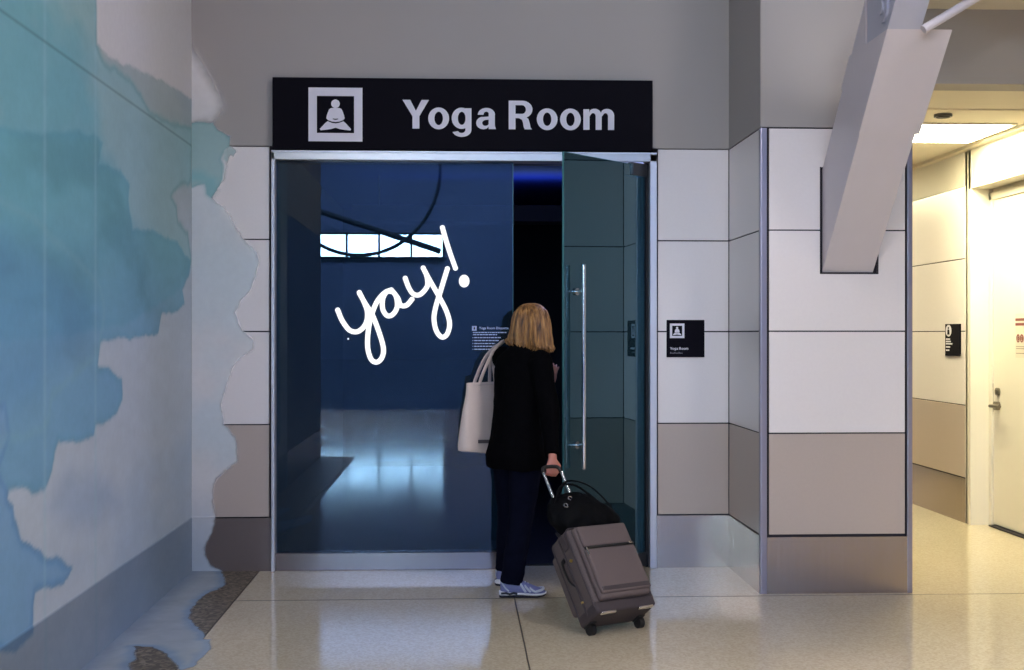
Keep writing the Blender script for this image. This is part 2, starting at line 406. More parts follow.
upl = thing('added_uplight', 'slim trough light added to wash the blue ceiling inside the yoga room', 'ceiling light', (.2, 11, 2.5))  # uplight added, emitter out of view, to throw light on the blue ceiling
bm = B(-.9, 1.3, 10.85, 11.15, 2.50, 2.56, .004, 1); box(bm, -.9, 1.3, 10.82, 10.86, 2.50, 2.64); box(bm, -.9, 1.3, 11.14, 11.18, 2.50, 2.64); box(bm, -.93, -.88, 10.82, 11.18, 2.50, 2.64); box(bm, 1.28, 1.33, 10.82, 11.18, 2.50, 2.64); link('trough', bm, M['dark'], upl)
link('diffuser', B(-.85, 1.25, 10.88, 11.12, 2.56, 2.57), emit_mat('added_uplight_glow', (.4, .7, 1, 1), 3), upl)
for x in (-.7, 1.1):
    bm = bmesh.new(); cyl(bm, (x, 11, 2.55), (x, 11, 2.93), .008, 8); link('hanger', bm, M['dark'], upl)
# inner lining of the opening
bm = bmesh.new(); box(bm, -1.3, -1.19, YB+.10, YB+.26, 0, 2.7); box(bm, 1.25, 1.42, YB+.10, YB+.26, 0, 2.7); box(bm, -1.3, 1.42, YB+.10, YB+.26, 2.62, 2.95)
struct('trim_5', bm, M['dark'])

# ------------------------------------------------------------------ glazed front
YG = YB+.04
w1 = bpy.data.objects.new('window_1', None); COL.objects.link(w1); w1['kind'] = 'structure'; w1.location = (-.4, YG, 0); bpy.context.view_layer.update()
link('glass_pane', B(-1.165, .352, YG, YG+.012, .10, 2.62), M['glass'], w1)
link('glass_edge', B(.352, .356, YG-.001, YG+.013, .10, 2.62), M['glassedge'], w1)
link('header_rail', B(-1.183, 1.277, YB-.03, YB+.10, 2.612, 2.668, .003, 1), M['frame'], w1)
link('header_lip', B(-1.183, 1.277, YB-.034, YB+.0, 2.660, 2.672, .002, 1), M['jamb'], w1)
link('bottom_rail', B(-1.165, .36, YB-.01, YB+.08, .0, .112, .003, 1), M['sill'], w1)
link('left_jamb', B(-1.183, -1.160, YB-.03, YB+.10, 0, 2.66, .003, 1), M['jamb'], w1)
link('right_jamb', B(1.232, 1.277, YB-.03, YB+.10, 0, 2.66, .003, 1), M['jamb'], w1)
link('inner_jamb', B(1.212, 1.232, YB+.03, YB+.10, 0, 2.62, .002, 1), M['dark'], w1)
# open door leaf, hinged at the right jamb and swung towards the concourse
hx, hy = 1.205, YB+.025; ang = math.atan2(7.30-hy, .632-hx)
d1 = bpy.data.objects.new('door_1', None); COL.objects.link(d1); d1['kind'] = 'structure'; d1.location = (hx, hy, 0); d1.rotation_euler = (0, 0, ang)
bpy.context.view_layer.update()
TD = Matrix.Translation((hx, hy, 0)) @ Matrix.Rotation(ang, 4, 'Z')
Lw = .86
link('glass_pane', B(.01, Lw, -.006, .006, .03, 2.585, mtx=TD), M['leafglass'], d1)
bm = bmesh.new(); box(bm, Lw, Lw+.003, -.0065, .0065, .03, 2.587, mtx=TD); box(bm, .01, Lw, -.0065, .0065, 2.585, 2.588, mtx=TD)
link('glass_edge', bm, M['glassedge'], d1)
link('bottom_rail', B(.0, Lw, -.018, .018, .012, .10, .003, 1, mtx=TD), M['closer'], d1)
link('top_patch', B(-.005, .16, -.02, .02, 2.52, 2.60, .003, 1, mtx=TD), M['closer'], d1)
hp = link('pull_handle', (lambda b: (tube(b, [TD @ Vector((.745, .065, .70)), TD @ Vector((.745, .065, 1.92))], .0135, 16), b)[1])(bmesh.new()), M['chrome'], d1, True)
for z in (.84, 1.76):
    bm = bmesh.new(); cyl(bm, TD @ Vector((.745, .065, z)), TD @ Vector((.745, .006, z)), .011); cyl(bm, TD @ Vector((.745, .018, z)), TD @ Vector((.745, .006, z)), .022)
    cyl(bm, TD @ Vector((.745, -.006, z)), TD @ Vector((.745, -.03, z)), .018)
    s = link('standoff', bm, M['chrome'], hp, True)

# ------------------------------------------------------------------ signs
def pictogram(cx, cz, size, y, parent, gap_mat=None, fr=.155):
    """square outline with a seated figure, facing -y"""
    h = size/2; b = size*fr
    bm = bmesh.new()
    box(bm, cx-h, cx+h, y-.002, y+.001, cz-h, cz-h+b); box(bm, cx-h, cx+h, y-.002, y+.001, cz+h-b, cz+h)
    box(bm, cx-h, cx-h+b, y-.002, y+.001, cz-h+b, cz+h-b); box(bm, cx+h-b, cx+h, y-.002, y+.001, cz-h+b, cz+h-b)
    link('square_border', bm, M['signwhite'], parent)
    T = Matrix.Translation((cx, y+.001, cz)) @ FACE_Y
    s = size/100
    bm = bmesh.new()
    prism(bm, [(s*8*math.cos(k*PI/10), s*(20+8*math.sin(k*PI/10))) for k in range(20)], .003, T)
    body = [(-8, 11), (-11.5, 9), (-14, 3), (-16, -3), (-17, -8), (-14, -11.5), (-7, -14), (0, -15), (7, -14), (14, -11.5), (17, -8), (16, -3), (14, 3), (11.5, 9), (8, 11)]
    legs = [(-14.5, -13.5), (-19, -17), (-25, -23.5), (-29, -28), (-27.5, -30.5), (-18, -29.5), (-8, -28), (0, -25.5), (8, -28), (18, -29.5), (27.5, -30.5), (29, -28), (25, -23.5), (19, -17), (14.5, -13.5), (7, -16.5), (0, -17.6), (-7, -16.5)]
    for pl in (body, legs): prism(bm, [(a*s, (b_+1)*s) for a, b_ in pl], .003, T)
    f = link('seated_figure', bm, M['signwhite'], parent)
    bm = bmesh.new(); prism(bm, [(x*s, z*s) for x, z in [(-5, -9), (0, -10), (5, -9), (5, -7.6), (0, -8), (-5, -7.6)]], .004, T)
    link('folded_hands', bm, M['signblack'], f)
# bold upright lettering drawn as outlines (unit: cap height 100)
def arc(cx, cy, rx, ry, a0, a1, n=16): return [(cx+rx*math.cos(math.radians(a0+(a1-a0)*k/n)), cy+ry*math.sin(math.radians(a0+(a1-a0)*k/n))) for k in range(n+1)]
def band(outer, inner): return [('strip', outer, inner)]
GL = {
 'Y': (72, [[(0, 100), (21, 100), (36.5, 62), (52, 100), (72, 100), (46, 43), (46, 0), (27, 0), (27, 43)]]),
 'o': (57, band(arc(28.5, 36, 28.5, 38, 0, 360, 36), arc(28.5, 36, 11.5, 23.5, 0, 360, 36))),
 'R': (70, [[(0, 0), (0, 100), (18.5, 100), (18.5, 0)], [(18.5, 84.5), (18.5, 100), (38, 100), (38, 84.5)], [(18.5, 39), (18.5, 54), (38, 54), (38, 39)], ('strip', arc(37, 69.5, 28, 30.5, 90, -90, 20), arc(37, 69.2, 10, 15.3, 90, -90, 20)), [(28, 42), (46, 44), (54, 36), (57, 24), (60, 6), (64, 0), (44, 0), (41, 8), (39, 24), (36, 34), (28, 39)]]),
 'm': (86, [[(0, 0), (0, 72), (16, 72), (17, 60), (17, 0)], ('strip', [(17, 60)]+arc(31, 50, 19.5, 24, 130, 0, 14)+[(50.5, 0)], [(17, 47)]+arc(27, 47, 7, 12, 130, 0, 14)+[(34, 0)]), ('strip', [(48, 58)]+arc(65, 50, 20, 24, 135, 0, 14)+[(85, 0)], [(50.5, 46)]+arc(61, 47, 7, 12, 130, 0, 14)+[(68, 0)])]),
 'a': (56, [[(34, 0), (34, 52), (51, 52), (51, 12), (54, 0), (37, 0)], ('strip', [(4, 50)]+arc(28, 50, 23.5, 24, 170, 0, 16), [(20, 50)]+arc(27.5, 50, 7.5, 11, 170, 0, 16)), ('strip', [(36, 44), (18, 42)]+arc(20, 21, 20, 22, 105, 270, 16)+[(28, 1), (38, 12)], [(36, 33), (26, 32)]+arc(25, 21, 8.5, 10, 105, 270, 16)+[(30, 12), (36, 20)])]),
 'g': (60, [('strip', arc(27, 37, 27, 37, 0, 360, 36), arc(27.5, 37, 10.5, 23, 0, 360, 36)), [(37.5, 72), (54, 72), (54, -4), (37.5, -4)], ('strip', arc(27.5, -3, 26.5, 25, 0, -160, 18), arc(27, -3, 10.5, 11.5, 0, -155, 18))]),
}
def lettering(s, width, cap, origin, depth, name, parent, m):
    """left edge and baseline at origin on a wall facing -y"""
    gap = 7; adv = []; x = 0
    for ch in s:
        if ch == ' ': x += 26; continue
        adv.append((ch, x)); x += GL[ch][0]+gap - (9 if ch == 'Y' else 0)
    tot = x-gap; sx = width/tot; sz = cap/100
    T = Matrix.Translation(origin) @ FACE_Y
    bm = bmesh.new()
    for ch, x in adv:
        for q_, sh in enumerate(GL[ch][1]):
            depth_ = depth*(1+.12*q_)
            if sh[0] == 'strip':
                o_, i_ = sh[1], sh[2]
                if len(o_) != len(i_): print('glyph', ch, len(o_), len(i_))
                for k in range(len(o_)-1):
                    prism(bm, [((x+p[0])*sx, p[1]*sz) for p in (o_[k], o_[k+1], i_[k+1], i_[k])], depth_, T)
            else: prism(bm, [((x+p[0])*sx, p[1]*sz) for p in sh], depth_, T)
    return link(name, bm, m, parent)
YS = YB-.05
sg = thing('room_sign', 'long black sign board above the doorway reading Yoga Room', 'sign', (.03, YB, 2.9))
link('sign_board', B(-1.172, 1.246, YS, YB-.0005, 2.678, 3.13, .002, 1), M['signblack'], sg)
pictogram(-.775, 2.896, .340, YS-.001, sg)
lettering('Yoga Room', 1.352, .182, (-.352, YS, 2.811), .003, 'lettering', sg, M['signwhite'])

pq = thing('wall_plaque', 'small square black plaque with a seated figure beside the glass door', 'sign', (1.47, YB, 1.47))
link('plaque_board', B(1.343, 1.588, YB-.012, YB-.0005, 1.357, 1.597, .002, 1), M['signblack'], pq)
pictogram(1.410, 1.527, .094, YB-.0125, pq)
lettering('Yoga Room', .118, .0165, (1.364, YB-.012, 1.405), .0015, 'lettering', pq, M['signwhite'])
bm = bmesh.new()
x = 1.365
for k in range(9):
    box(bm, x, x+.006, YB-.0135, YB-.0118, 1.380, 1.386 + (.004 if k % 3 == 0 else 0)); x += .0092
link('braille', bm, mat('braille_dots', srgb(120, 118, 130), .5, noise=(9, .05)), pq)

# restroom plaque in the corridor, facing -x
rp = thing('restroom_plaque', 'narrow black plaque with a white oval emblem on the corridor wall', 'sign', (XC, 9.88, 1.46))
link('plaque_board', B(XC-.012, XC-.0005, 9.74, 10.04, 1.33, 1.59, .002, 1), M['signblack'], rp)
bm = bmesh.new(); T = Matrix.Translation((XC-.011, 9.965, 1.535)) @ FACE_X
prism(bm, [(.058*math.cos(k*PI/14), .048*math.sin(k*PI/14)) for k in range(28)], .003, T)
em = link('oval_emblem', bm, M['signwhite'], rp)
bm = bmesh.new()
prism(bm, [(.011*math.cos(k*PI/8), .022+.009*math.sin(k*PI/8)) for k in range(16)], .0045, T)
prism(bm, [(-.016, .010), (.016, .010), (.022, -.032), (-.022, -.032)], .0045, T)
link('figure', bm, M['signblack'], em)
bm = bmesh.new()
for k, (z, w) in enumerate(((1.466, .085), (1.447, .10), (1.428, .13), (1.402, .085), (1.375, .07))): box(bm, XC-.0135, XC-.0115, 10.02-w, 10.02, z-.006, z+.006)
link('lettering', bm, M['signwhite'], rp)

# ------------------------------------------------------------------ writing on the glass
ny = thing('glass_notice', 'small white printed notice on the glass pane left of the woman\'s head', 'notice', (.2, YG, 1.47))
M['vinyl'] = mat('white_vinyl', srgb(190, 196, 225), .6, noise=(10, .02))
bm = bmesh.new(); T = Matrix.Translation((.105, YG-.0005, 1.543)) @ FACE_Y
prism(bm, [(-.015, -.015), (.015, -.015), (.015, .015), (-.015, .015)], .0015, T)
e = link('emblem', bm, M['vinyl'], ny)
bm = bmesh.new(); prism(bm, [(-.004, -.008), (.004, -.008), (.005, 0), (.002, .009), (-.002, .009), (-.005, 0)], .0025, T); link('figure', bm, M['signblack'], e)
link_me('heading', text_mesh('Yoga Room Etiquette', .19, .021, (.135, YG, 1.532), FACE_Y, .02, .0015), M['vinyl'], ny)
random.seed(3)
for k, (z, w) in enumerate(((1.513, .215), (1.499, .155), (1.480, .172), (1.461, .160), (1.442, .136), (1.424, .150), (1.405, .145))):
    bm = bmesh.new(); x = .096+(.008 if k > 1 else 0); e_ = x+w
    if k > 1: box(bm, .093, .098, YG-.0012, YG, z, z+.006)
    while x < e_:
        ww = random.uniform(.008, .024); box(bm, x, min(x+ww, e_), YG-.0012, YG, z, z+.0065); x += ww+.0035
    link('text_line', bm, M['vinyl'], ny)

def glasspt(u, v): # points of the overlaid script graphic, laid on the pane
    return Vector((-.843+u*.001435, YG-.016, 2.2343-v*.001437))
yy = thing('overlay_script', 'white handwritten overlay word yay! with added glow, laid on the dark glass', 'lettering', (-.35, YG, 1.9))
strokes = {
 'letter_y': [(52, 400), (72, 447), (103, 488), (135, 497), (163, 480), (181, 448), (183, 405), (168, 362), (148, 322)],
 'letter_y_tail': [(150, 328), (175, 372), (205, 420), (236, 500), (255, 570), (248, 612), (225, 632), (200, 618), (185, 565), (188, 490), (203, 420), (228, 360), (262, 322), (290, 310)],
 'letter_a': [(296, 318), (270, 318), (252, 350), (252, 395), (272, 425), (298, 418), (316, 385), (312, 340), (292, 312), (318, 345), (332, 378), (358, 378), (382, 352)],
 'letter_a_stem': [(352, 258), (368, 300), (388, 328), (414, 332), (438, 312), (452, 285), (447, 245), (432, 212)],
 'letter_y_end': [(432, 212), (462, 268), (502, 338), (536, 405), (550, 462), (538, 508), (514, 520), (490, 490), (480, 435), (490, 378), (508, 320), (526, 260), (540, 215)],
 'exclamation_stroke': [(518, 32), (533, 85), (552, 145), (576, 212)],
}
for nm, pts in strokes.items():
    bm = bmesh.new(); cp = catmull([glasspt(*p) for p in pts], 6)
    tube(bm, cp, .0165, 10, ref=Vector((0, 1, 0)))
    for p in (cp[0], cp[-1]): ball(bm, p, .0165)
    link(nm, bm, M['script_glow'], yy, True)
bm = bmesh.new(); ball(bm, glasspt(615, 270), .034, (1, .5, 1.2)); link('exclamation_dot', bm, M['script_glow'], yy, True)
bm = bmesh.new(); ball(bm, glasspt(98, 528)+Vector((0, .01, 0)), .006); link('ink_speck', bm, M['script_glow'], yy, True)

# ------------------------------------------------------------------ slanted brace through the pillar
D = Vector((.0, -1.0, 1.036))
def brace(bm, x0, x1, zlow, zhigh, t0, t1, flat_top=False, back=0):
    """box-section member; lower edge leaves the wall at height zlow, upper edge at zhigh; t along -y"""
    def P(x, z, t): return Vector((x, 7.07-t, z+1.036*t))
    a = [P(x0, zlow, t0), P(x1, zlow, t0), P(x1, zhigh, t0-back), P(x0, zhigh, t0-back)]
    if flat_top:
        k = (zhigh-zlow)/1.036
        b = [P(x0, zlow, t1), P(x1, zlow, t1), P(x1, zhigh, t1-k), P(x0, zhigh, t1-k)]
    else: b = [P(x0, zlow, t1), P(x1, zlow, t1), P(x1, zhigh, t1), P(x0, zhigh, t1)]
    return loft(bm, [a, b])
br = thing('slanted_brace', 'white boxed structural brace slanting out of a slot in the pillar', 'brace', (2.27, 7.07, 1.9))
link('lower_casing', brace(bmesh.new(), 2.114, 2.412, 1.874, 2.466, -.009, .75), M['beam'], br)
link('upper_casing', brace(bmesh.new(), 2.106, 2.430, 1.860, 2.472, .672, 1.103, True, .30), M['beam'], br)
st = link('steel_member', brace(bmesh.new(), 2.108, 2.275, 1.864, 2.470, .80, 2.3), M['beam_steel'], br)
bm = bmesh.new(); cyl(bm, (2.095, 6.02, 3.12), (2.110, 6.02, 3.12), .075, 32); cyl(bm, (2.085, 6.02, 3.12), (2.098, 6.02, 3.12), .035, 24)
link('pin', bm, M['beam_steel'], st, True)
bm = bmesh.new(); tube(bm, [(2.26, 5.90, 2.985), (2.93, 5.90, 3.39)], .022, 14)
link('tie_rod', bm, M['beam'], br, True)
link('slot_rim', (lambda b: (box(b, SX0-.006, SX0, YP-.002, YP+.02, SZ0-.006, SZ1), box(b, SX0-.006, SX1+.006, YP-.002, YP+.02, SZ0-.008, SZ0), box(b, SX1, SX1+.006, YP-.002, YP+.02, SZ0, SZ1), b)[-1])(bmesh.new()), M['core'], wp)

# ------------------------------------------------------------------ concourse behind the camera (seen in the glass)
struct('wall_concourse', B(-30, 30, -62.4, -61.2, 0, 16), M['far'])
struct('ceiling_concourse', B(-30, 30, -62, 7.0, 15.2, 15.6), M['ceil_dark'])
for i, (z0, z1, xs_) in enumerate(((6.36, 7.74, [-20.9+2*k for k in range(11)]),)):
    w = bpy.data.objects.new('window_%d' % (i+2), None); COL.objects.link(w); w['kind'] = 'structure'; w.location = (-10, -61, z0); bpy.context.view_layer.update()
    link('glazing', B(xs_[0], xs_[-1], -61.22, -61.1, z0, z1), M['daylight'], w)
    bm = bmesh.new()
    for x in xs_: box(bm, x-.06, x+.06, -61.2, -60.95, z0-.05, z1+.05)
    box(bm, xs_[0], xs_[-1], -61.2, -60.95, z1, z1+.12); box(bm, xs_[0], xs_[-1], -61.2, -60.95, z0-.12, z0)
    link('mullion', bm, M['dark'], w)
# roof truss members crossing the clerestory
tr = thing('roof_truss', 'dark curved and slanting roof steel mirrored in the glass', 'roof truss', (-5, -50, 8))
bm = bmesh.new()
tube(bm, [(-8, -55, 8.6), (-1, -55, 6.3)], .16, 10); link('slanting_tie', bm, M['dark'], tr)
bm = bmesh.new(); tube(bm, [Vector((-5.6+4.6*math.cos(a), -54, 10.9+4.9*math.sin(a))) for a in [PI+.2+k*(PI-.1)/30 for k in range(31)]], .10, 10); link('curved_chord', bm, M['dark'], tr)
# unseen lamp panels, added over the concourse to light the walls
for (x, y, z, w, d, lb) in ((-3.0, -3.6, 4.9, 3.0, 1.4, 'long unseen lamp panel added beyond the end of the left wall'), (3.8, 2.2, 5.4, 1.7, 1.0, 'unseen white lamp panel added towards the corridor side'), (.8, 3.2, 6.4, .6, .45, 'small unseen lamp panel added high above the alcove'), (-4.2, -6.4, 5.2, 3.0, 1.6, 'wide unseen lamp panel added farthest back')):
    t = thing('unseen_lamp', lb, 'ceiling light', (x, y, z))
    link('housing', B(x-w/2-.04, x+w/2+.04, y-d/2-.04, y+d/2+.04, z, z+.12, .01, 1), M['frame'], t)
    link('diffuser', B(x-w/2, x+w/2, y-d/2, y+d/2, z-.02, z+.001), M['clamp'], t)
    bm = bmesh.new()
    for s_ in (-1, 1): cyl(bm, (x+s_*w*.35, y, z+.1), (x+s_*w*.35, y, 15.19), .012, 8)
    link('suspension_rod', bm, M['frame'], t)
struct('window_3', B(-12, 12, -56, -46, 15.1, 15.25), M['skylight_fill'])  # unseen skylight added to brighten the far wall

# sky light entering the open sides of the hall
wd = bpy.data.worlds.new('world'); sc.world = wd; wd.use_nodes = True
bg = wd.node_tree.nodes['Background']; bg.inputs[0].default_value = (.52, .62, 1, 1); bg.inputs[1].default_value = .35
# ------------------------------------------------------------------ watercolour overlay graphic, laid on walls and floor
OVERLAY_LEFT = {"teal":[[4.104,2.855],[5.841,3.439],[5.841,3.065],[5.857,2.976],[5.857,2.859],[5.972,2.805],[6.251,2.826],[6.538,2.809],[6.852,2.725],[7.451,2.767],[7.893,2.811],[7.893,2.463],[7.584,2.407],[7.348,2.325],[7.477,2.274],[7.53,2.183],[7.806,2.145],[7.893,1.963],[7.75,1.867],[7.53,1.784],[7.175,1.713],[6.766,1.625],[6.251,1.55],[5.32,1.5],[4.104,1.484]],"blue":[[4.104,2.202],[4.952,2.298],[5.346,2.371],[5.825,2.437],[5.939,2.422],[5.873,2.299],[6.251,2.336],[6.439,2.289],[6.401,2.202],[6.478,2.055],[7.08,2.073],[7.53,2.05],[7.864,1.961],[7.806,1.87],[7.638,1.776],[7.694,1.691],[7.53,1.651],[7.127,1.631],[7.033,1.517],[6.809,1.489],[6.439,1.485],[5.906,1.472],[5.841,1.36],[6.039,1.341],[6.269,1.274],[6.288,1.173],[6.161,1.11],[5.972,1.089],[5.825,1.085],[5.794,1.041],[5.597,1.03],[5.293,1.047],[5.242,1.01],[5.216,0.929],[5.141,0.88],[4.975,0.881],[4.713,0.925],[4.693,0.905],[4.755,0.855],[4.766,0.797],[4.862,0.712],[5.069,0.622],[5.293,0.553],[5.483,0.479],[5.427,0.446],[5.191,0.451],[4.998,0.475],[4.975,0.408],[4.963,0.315],[4.862,0.286],[4.734,0.303],[4.104,0.504]],"deep":[[4.104,1.892],[4.535,1.898],[5.069,1.824],[5.717,1.66],[5.841,1.607],[5.747,1.5],[5.455,1.435],[5.129,1.348],[5.069,1.237],[4.734,1.224],[4.104,1.222]],"lowblue":[[4.104,1.288],[4.683,1.25],[4.734,1.104],[4.613,1.004],[4.713,0.925],[4.693,0.905],[4.755,0.855],[4.766,0.797],[4.862,0.712],[5.069,0.622],[5.293,0.553],[5.483,0.479],[5.427,0.446],[5.191,0.451],[4.998,0.475],[4.975,0.408],[4.963,0.315],[4.862,0.286],[4.734,0.303],[4.104,0.504]],"cloud":[[5.455,0.911],[6.073,0.795],[6.251,0.674],[5.825,0.615],[5.455,0.65],[5.129,0.783]]}
OVERLAY_BACK = {"wash":[[-2.242,3.144],[-2.261,3.301],[-2.211,3.492],[-2.148,3.644],[-2.042,3.759],[-1.917,3.698],[-1.811,3.509],[-1.66,3.276],[-1.541,3.068],[-1.497,2.954],[-1.516,2.896],[-1.553,2.864],[-1.786,2.837],[-1.547,2.852],[-1.534,2.801],[-1.446,2.738],[-1.459,2.624],[-1.484,2.497],[-1.553,2.376],[-1.459,2.281],[-1.371,2.116],[-1.276,2.015],[-1.27,1.951],[-1.32,1.799],[-1.415,1.646],[-1.364,1.519],[-1.295,1.456],[-1.295,1.424],[-1.434,1.303],[-1.472,1.183],[-1.497,1.056],[-1.49,0.929],[-1.409,0.846],[-1.402,0.693],[-1.528,0.592],[-1.56,0.516],[-1.541,0.339],[-1.56,0.275],[-1.61,0.149],[-1.604,0.098],[-1.566,0.047],[-1.484,0.002],[-1.484,-0.055],[-1.948,-0.051],[-2.261,1.089]],"teal":[[-2.292,3.048],[-2.198,3.188],[-2.123,3.24],[-2.042,3.145],[-1.948,2.956],[-1.792,2.837],[-1.66,2.851],[-1.547,2.852],[-1.522,2.795],[-1.446,2.757],[-1.44,2.7],[-1.472,2.675],[-1.497,2.611],[-1.49,2.547],[-1.509,2.446],[-1.553,2.376],[-1.597,2.395],[-1.604,2.458],[-1.66,2.445],[-1.773,2.419],[-1.817,2.381],[-1.786,2.318],[-2.261,1.974]],"cyan":[[-1.823,2.514],[-1.61,2.464],[-1.597,2.388],[-1.547,2.369],[-1.516,2.42],[-1.528,2.496],[-1.635,2.547]],"drips":[[-1.472,2.662],[-1.44,2.7],[-1.402,2.662],[-1.421,2.624],[-1.446,2.637],[-1.459,2.586],[-1.484,2.611]],"frag":[[-1.459,2.497],[-1.44,2.484],[-1.446,2.452],[-1.465,2.465]]}
OVERLAY_FLOOR = {"paint":[[-2.051,8.318],[-1.725,8.055],[-1.648,8.121],[-1.492,7.877],[-1.414,7.557],[-1.393,7.321],[-1.446,7.267],[-1.459,7.05],[-1.455,6.845],[-1.414,6.604],[-1.36,6.421],[-1.282,6.289],[-1.238,6.124],[-1.205,6.103],[-1.18,5.929],[-1.193,5.766],[-1.193,5.612],[-1.227,5.563],[-1.277,5.649],[-1.358,5.845],[-1.475,5.979],[-1.547,6.001],[-1.494,5.762],[-1.459,5.493],[-1.429,5.135],[-1.798,5.151],[-2.152,6.164]]}

def vnoise(P, scale, seed):
    rs = np.random.RandomState(seed); T = rs.rand(64, 64)
    q = P*scale+100; i = np.floor(q).astype(int); f = q-i; f = f*f*(3-2*f)
    a = T[i[:, 0] % 64, i[:, 1] % 64]; b = T[(i[:, 0]+1) % 64, i[:, 1] % 64]; c = T[i[:, 0] % 64, (i[:, 1]+1) % 64]; d = T[(i[:, 0]+1) % 64, (i[:, 1]+1) % 64]
    return (a*(1-f[:, 0])+b*f[:, 0])*(1-f[:, 1])+(c*(1-f[:, 0])+d*f[:, 0])*f[:, 1]
def fbm(P, scale, seed, oct=4):
    s = 0; a = .5; t = 0
    for k in range(oct): s = s+a*vnoise(P, scale*2**k, seed+k); t += a; a *= .5
    return s/t
def sdist(P, poly):
    """signed distance, positive inside"""
    V = np.array(poly); n = len(V); d = np.full(len(P), 1e9); ins = np.zeros(len(P), bool)
    for i in range(n):
        a = V[i]; b = V[(i+1) % n]; e = b-a
        w = P-a; t = np.clip((w@e)/max(e@e, 1e-12), 0, 1); q = w-t[:, None]*e
        d = np.minimum(d, np.hypot(q[:, 0], q[:, 1]))
        c = ((a[1] > P[:, 1]) != (b[1] > P[:, 1]))
        with np.errstate(divide='ignore', invalid='ignore'): xx = (b[0]-a[0])*(P[:, 1]-a[1])/(b[1]-a[1])+a[0]
        ins ^= c & (P[:, 0] < xx)
    return np.where(ins, d, -d)
def sm(x, a, b): t = np.clip((x-a)/(b-a), 0, 1); return t*t*(3-2*t)
lin = lambda r, g, b: np.array(srgb(r, g, b)[:3])
def film_mesh(name, P, faces, rgba, to3d, parent):
    keep = [f for f in faces if max(rgba[list(f), 3]) > .03]
    used = sorted({i for f in keep for i in f}); mp = {u: k for k, u in enumerate(used)}
    me = bpy.data.meshes.new(name)
    me.from_pydata([to3d(*P[u]) for u in used], [], [[mp[i] for i in f] for f in keep])
    at = me.color_attributes.new('paint', 'FLOAT_COLOR', 'POINT')
    at.data.foreach_set('color', rgba[used].astype(np.float32).ravel())
    return link_me(name, me, M['overlay'], parent)
def grid(a0, a1, b0, b1, s):
    na = int(round((a1-a0)/s))+1; nb = int(round((b1-b0)/s))+1
    A, Bq = np.meshgrid(np.linspace(a0, a1, na), np.linspace(b0, b1, nb), indexing='ij')
    P = np.stack([A.ravel(), Bq.ravel()], 1)
    F = [(i*nb+j, (i+1)*nb+j, (i+1)*nb+j+1, i*nb+j+1) for i in range(na-1) for j in range(nb-1)]
    return P, F
m = bpy.data.materials.new('watercolour_overlay_colour'); m.use_nodes = True; nt = m.node_tree
b = nt.nodes['Principled BSDF']; b.inputs['Roughness'].default_value = .6
at = nt.nodes.new('ShaderNodeAttribute'); at.attribute_name = 'paint'
tc = nt.nodes.new('ShaderNodeTexCoord'); no = nt.nodes.new('ShaderNodeTexNoise'); no.inputs['Scale'].default_value = 28; no.inputs['Detail'].default_value = 6
mr = nt.nodes.new('ShaderNodeMapRange'); mr.inputs[3].default_value = .94; mr.inputs[4].default_value = 1.06
vm = nt.nodes.new('ShaderNodeVectorMath'); vm.operation = 'SCALE'
nt.links.new(tc.outputs['Object'], no.inputs['Vector']); nt.links.new(no.outputs['Fac'], mr.inputs[0]); nt.links.new(at.outputs['Color'], vm.inputs[0]); nt.links.new(mr.outputs[0], vm.inputs['Scale'])
nt.links.new(vm.outputs[0], b.inputs['Base Color']); nt.links.new(at.outputs['Alpha'], b.inputs['Alpha'])
M['overlay'] = m
mu = thing('watercolour_overlay', 'large translucent blue and teal watercolour overlay graphic laid over the left wall and floor strip', 'overlay', (XL, 6, 0))  # flat watercolour overlay graphic, laid on wall and floor as surface colour

def over(c, al, col, a):
    """lay colour col with coverage a on the layer (c, al)"""
    a = a[:, None]
    c[:] = c*(1-a)+col*a; al[:] = np.maximum(al, a[:, 0])
# left wall
P, F = grid(3.6, 7.898, .0, 3.9, .0125)
wob = np.stack([fbm(P, 7, 3)-.5, fbm(P, 7, 9)-.5], 1)*.055
Q = P+wob
PS = P*np.array([.45, 1.0]); n1 = fbm(PS, 1.6, 21); n2 = fbm(PS, 4, 31); n3 = fbm(PS, 16, 41)
h = P[:, 1]
pale = lin(206, 219, 232)*(1+.10*(n1[:, None]-.5))+np.zeros((len(P), 3))
up = sm(h, 1.9, 2.7)[:, None]; pale = pale*(1-up)+lin(190, 206, 206)*up
bluish = (sm(n1, .45, .75)*.45)[:, None]; pale = pale*(1-bluish)+lin(165, 194, 222)*bluish
c = pale.copy(); al = np.full(len(P), .80)
def lay(key, col, soft, a, edge=0, ecol=None, table=OVERLAY_LEFT):
    d = sdist(Q, table[key]); cov = sm(d, -soft, soft)*a
    over(c, al, col, cov)
    if edge:
        e = np.exp(-((d-.012)/.018)**2)*(d > -.01)*edge
        over(c, al, ecol, e)
    return d
tealcol = lin(138, 190, 190)*(1-n1[:, None]*.0)*(1)+0*c
tc2 = sm(n2+.25*(5.9-P[:, 0])/1.2, .35, .8)[:, None]
tealcol = lin(158, 200, 206)*(1-tc2)+lin(112, 184, 198)*tc2
gr = (sm(h, 2.6, 3.3)*.8)[:, None]; tealcol = tealcol*(1-gr)+(lin(160, 200, 194)*(1-tc2)+lin(128, 192, 188)*tc2)*gr
lay('teal', tealcol, .03, .88, .35, lin(96, 172, 180))
bt = sm(h, 2.25, 1.3)[:, None]; bl = (lin(116, 186, 200)*(1-bt)+lin(116, 176, 212)*bt)
bl = bl*(1-.22*sm(n2, .45, .8)[:, None])
lay('blue', bl, .012, .88, .3, lin(98, 168, 196))
lay('deep', lin(96, 156, 204), .10, .40)
lay('lowblue', lin(138, 180, 220), .012, .60, .45, lin(92, 146, 204))
lay('cloud', lin(150, 178, 214), .10, .5)
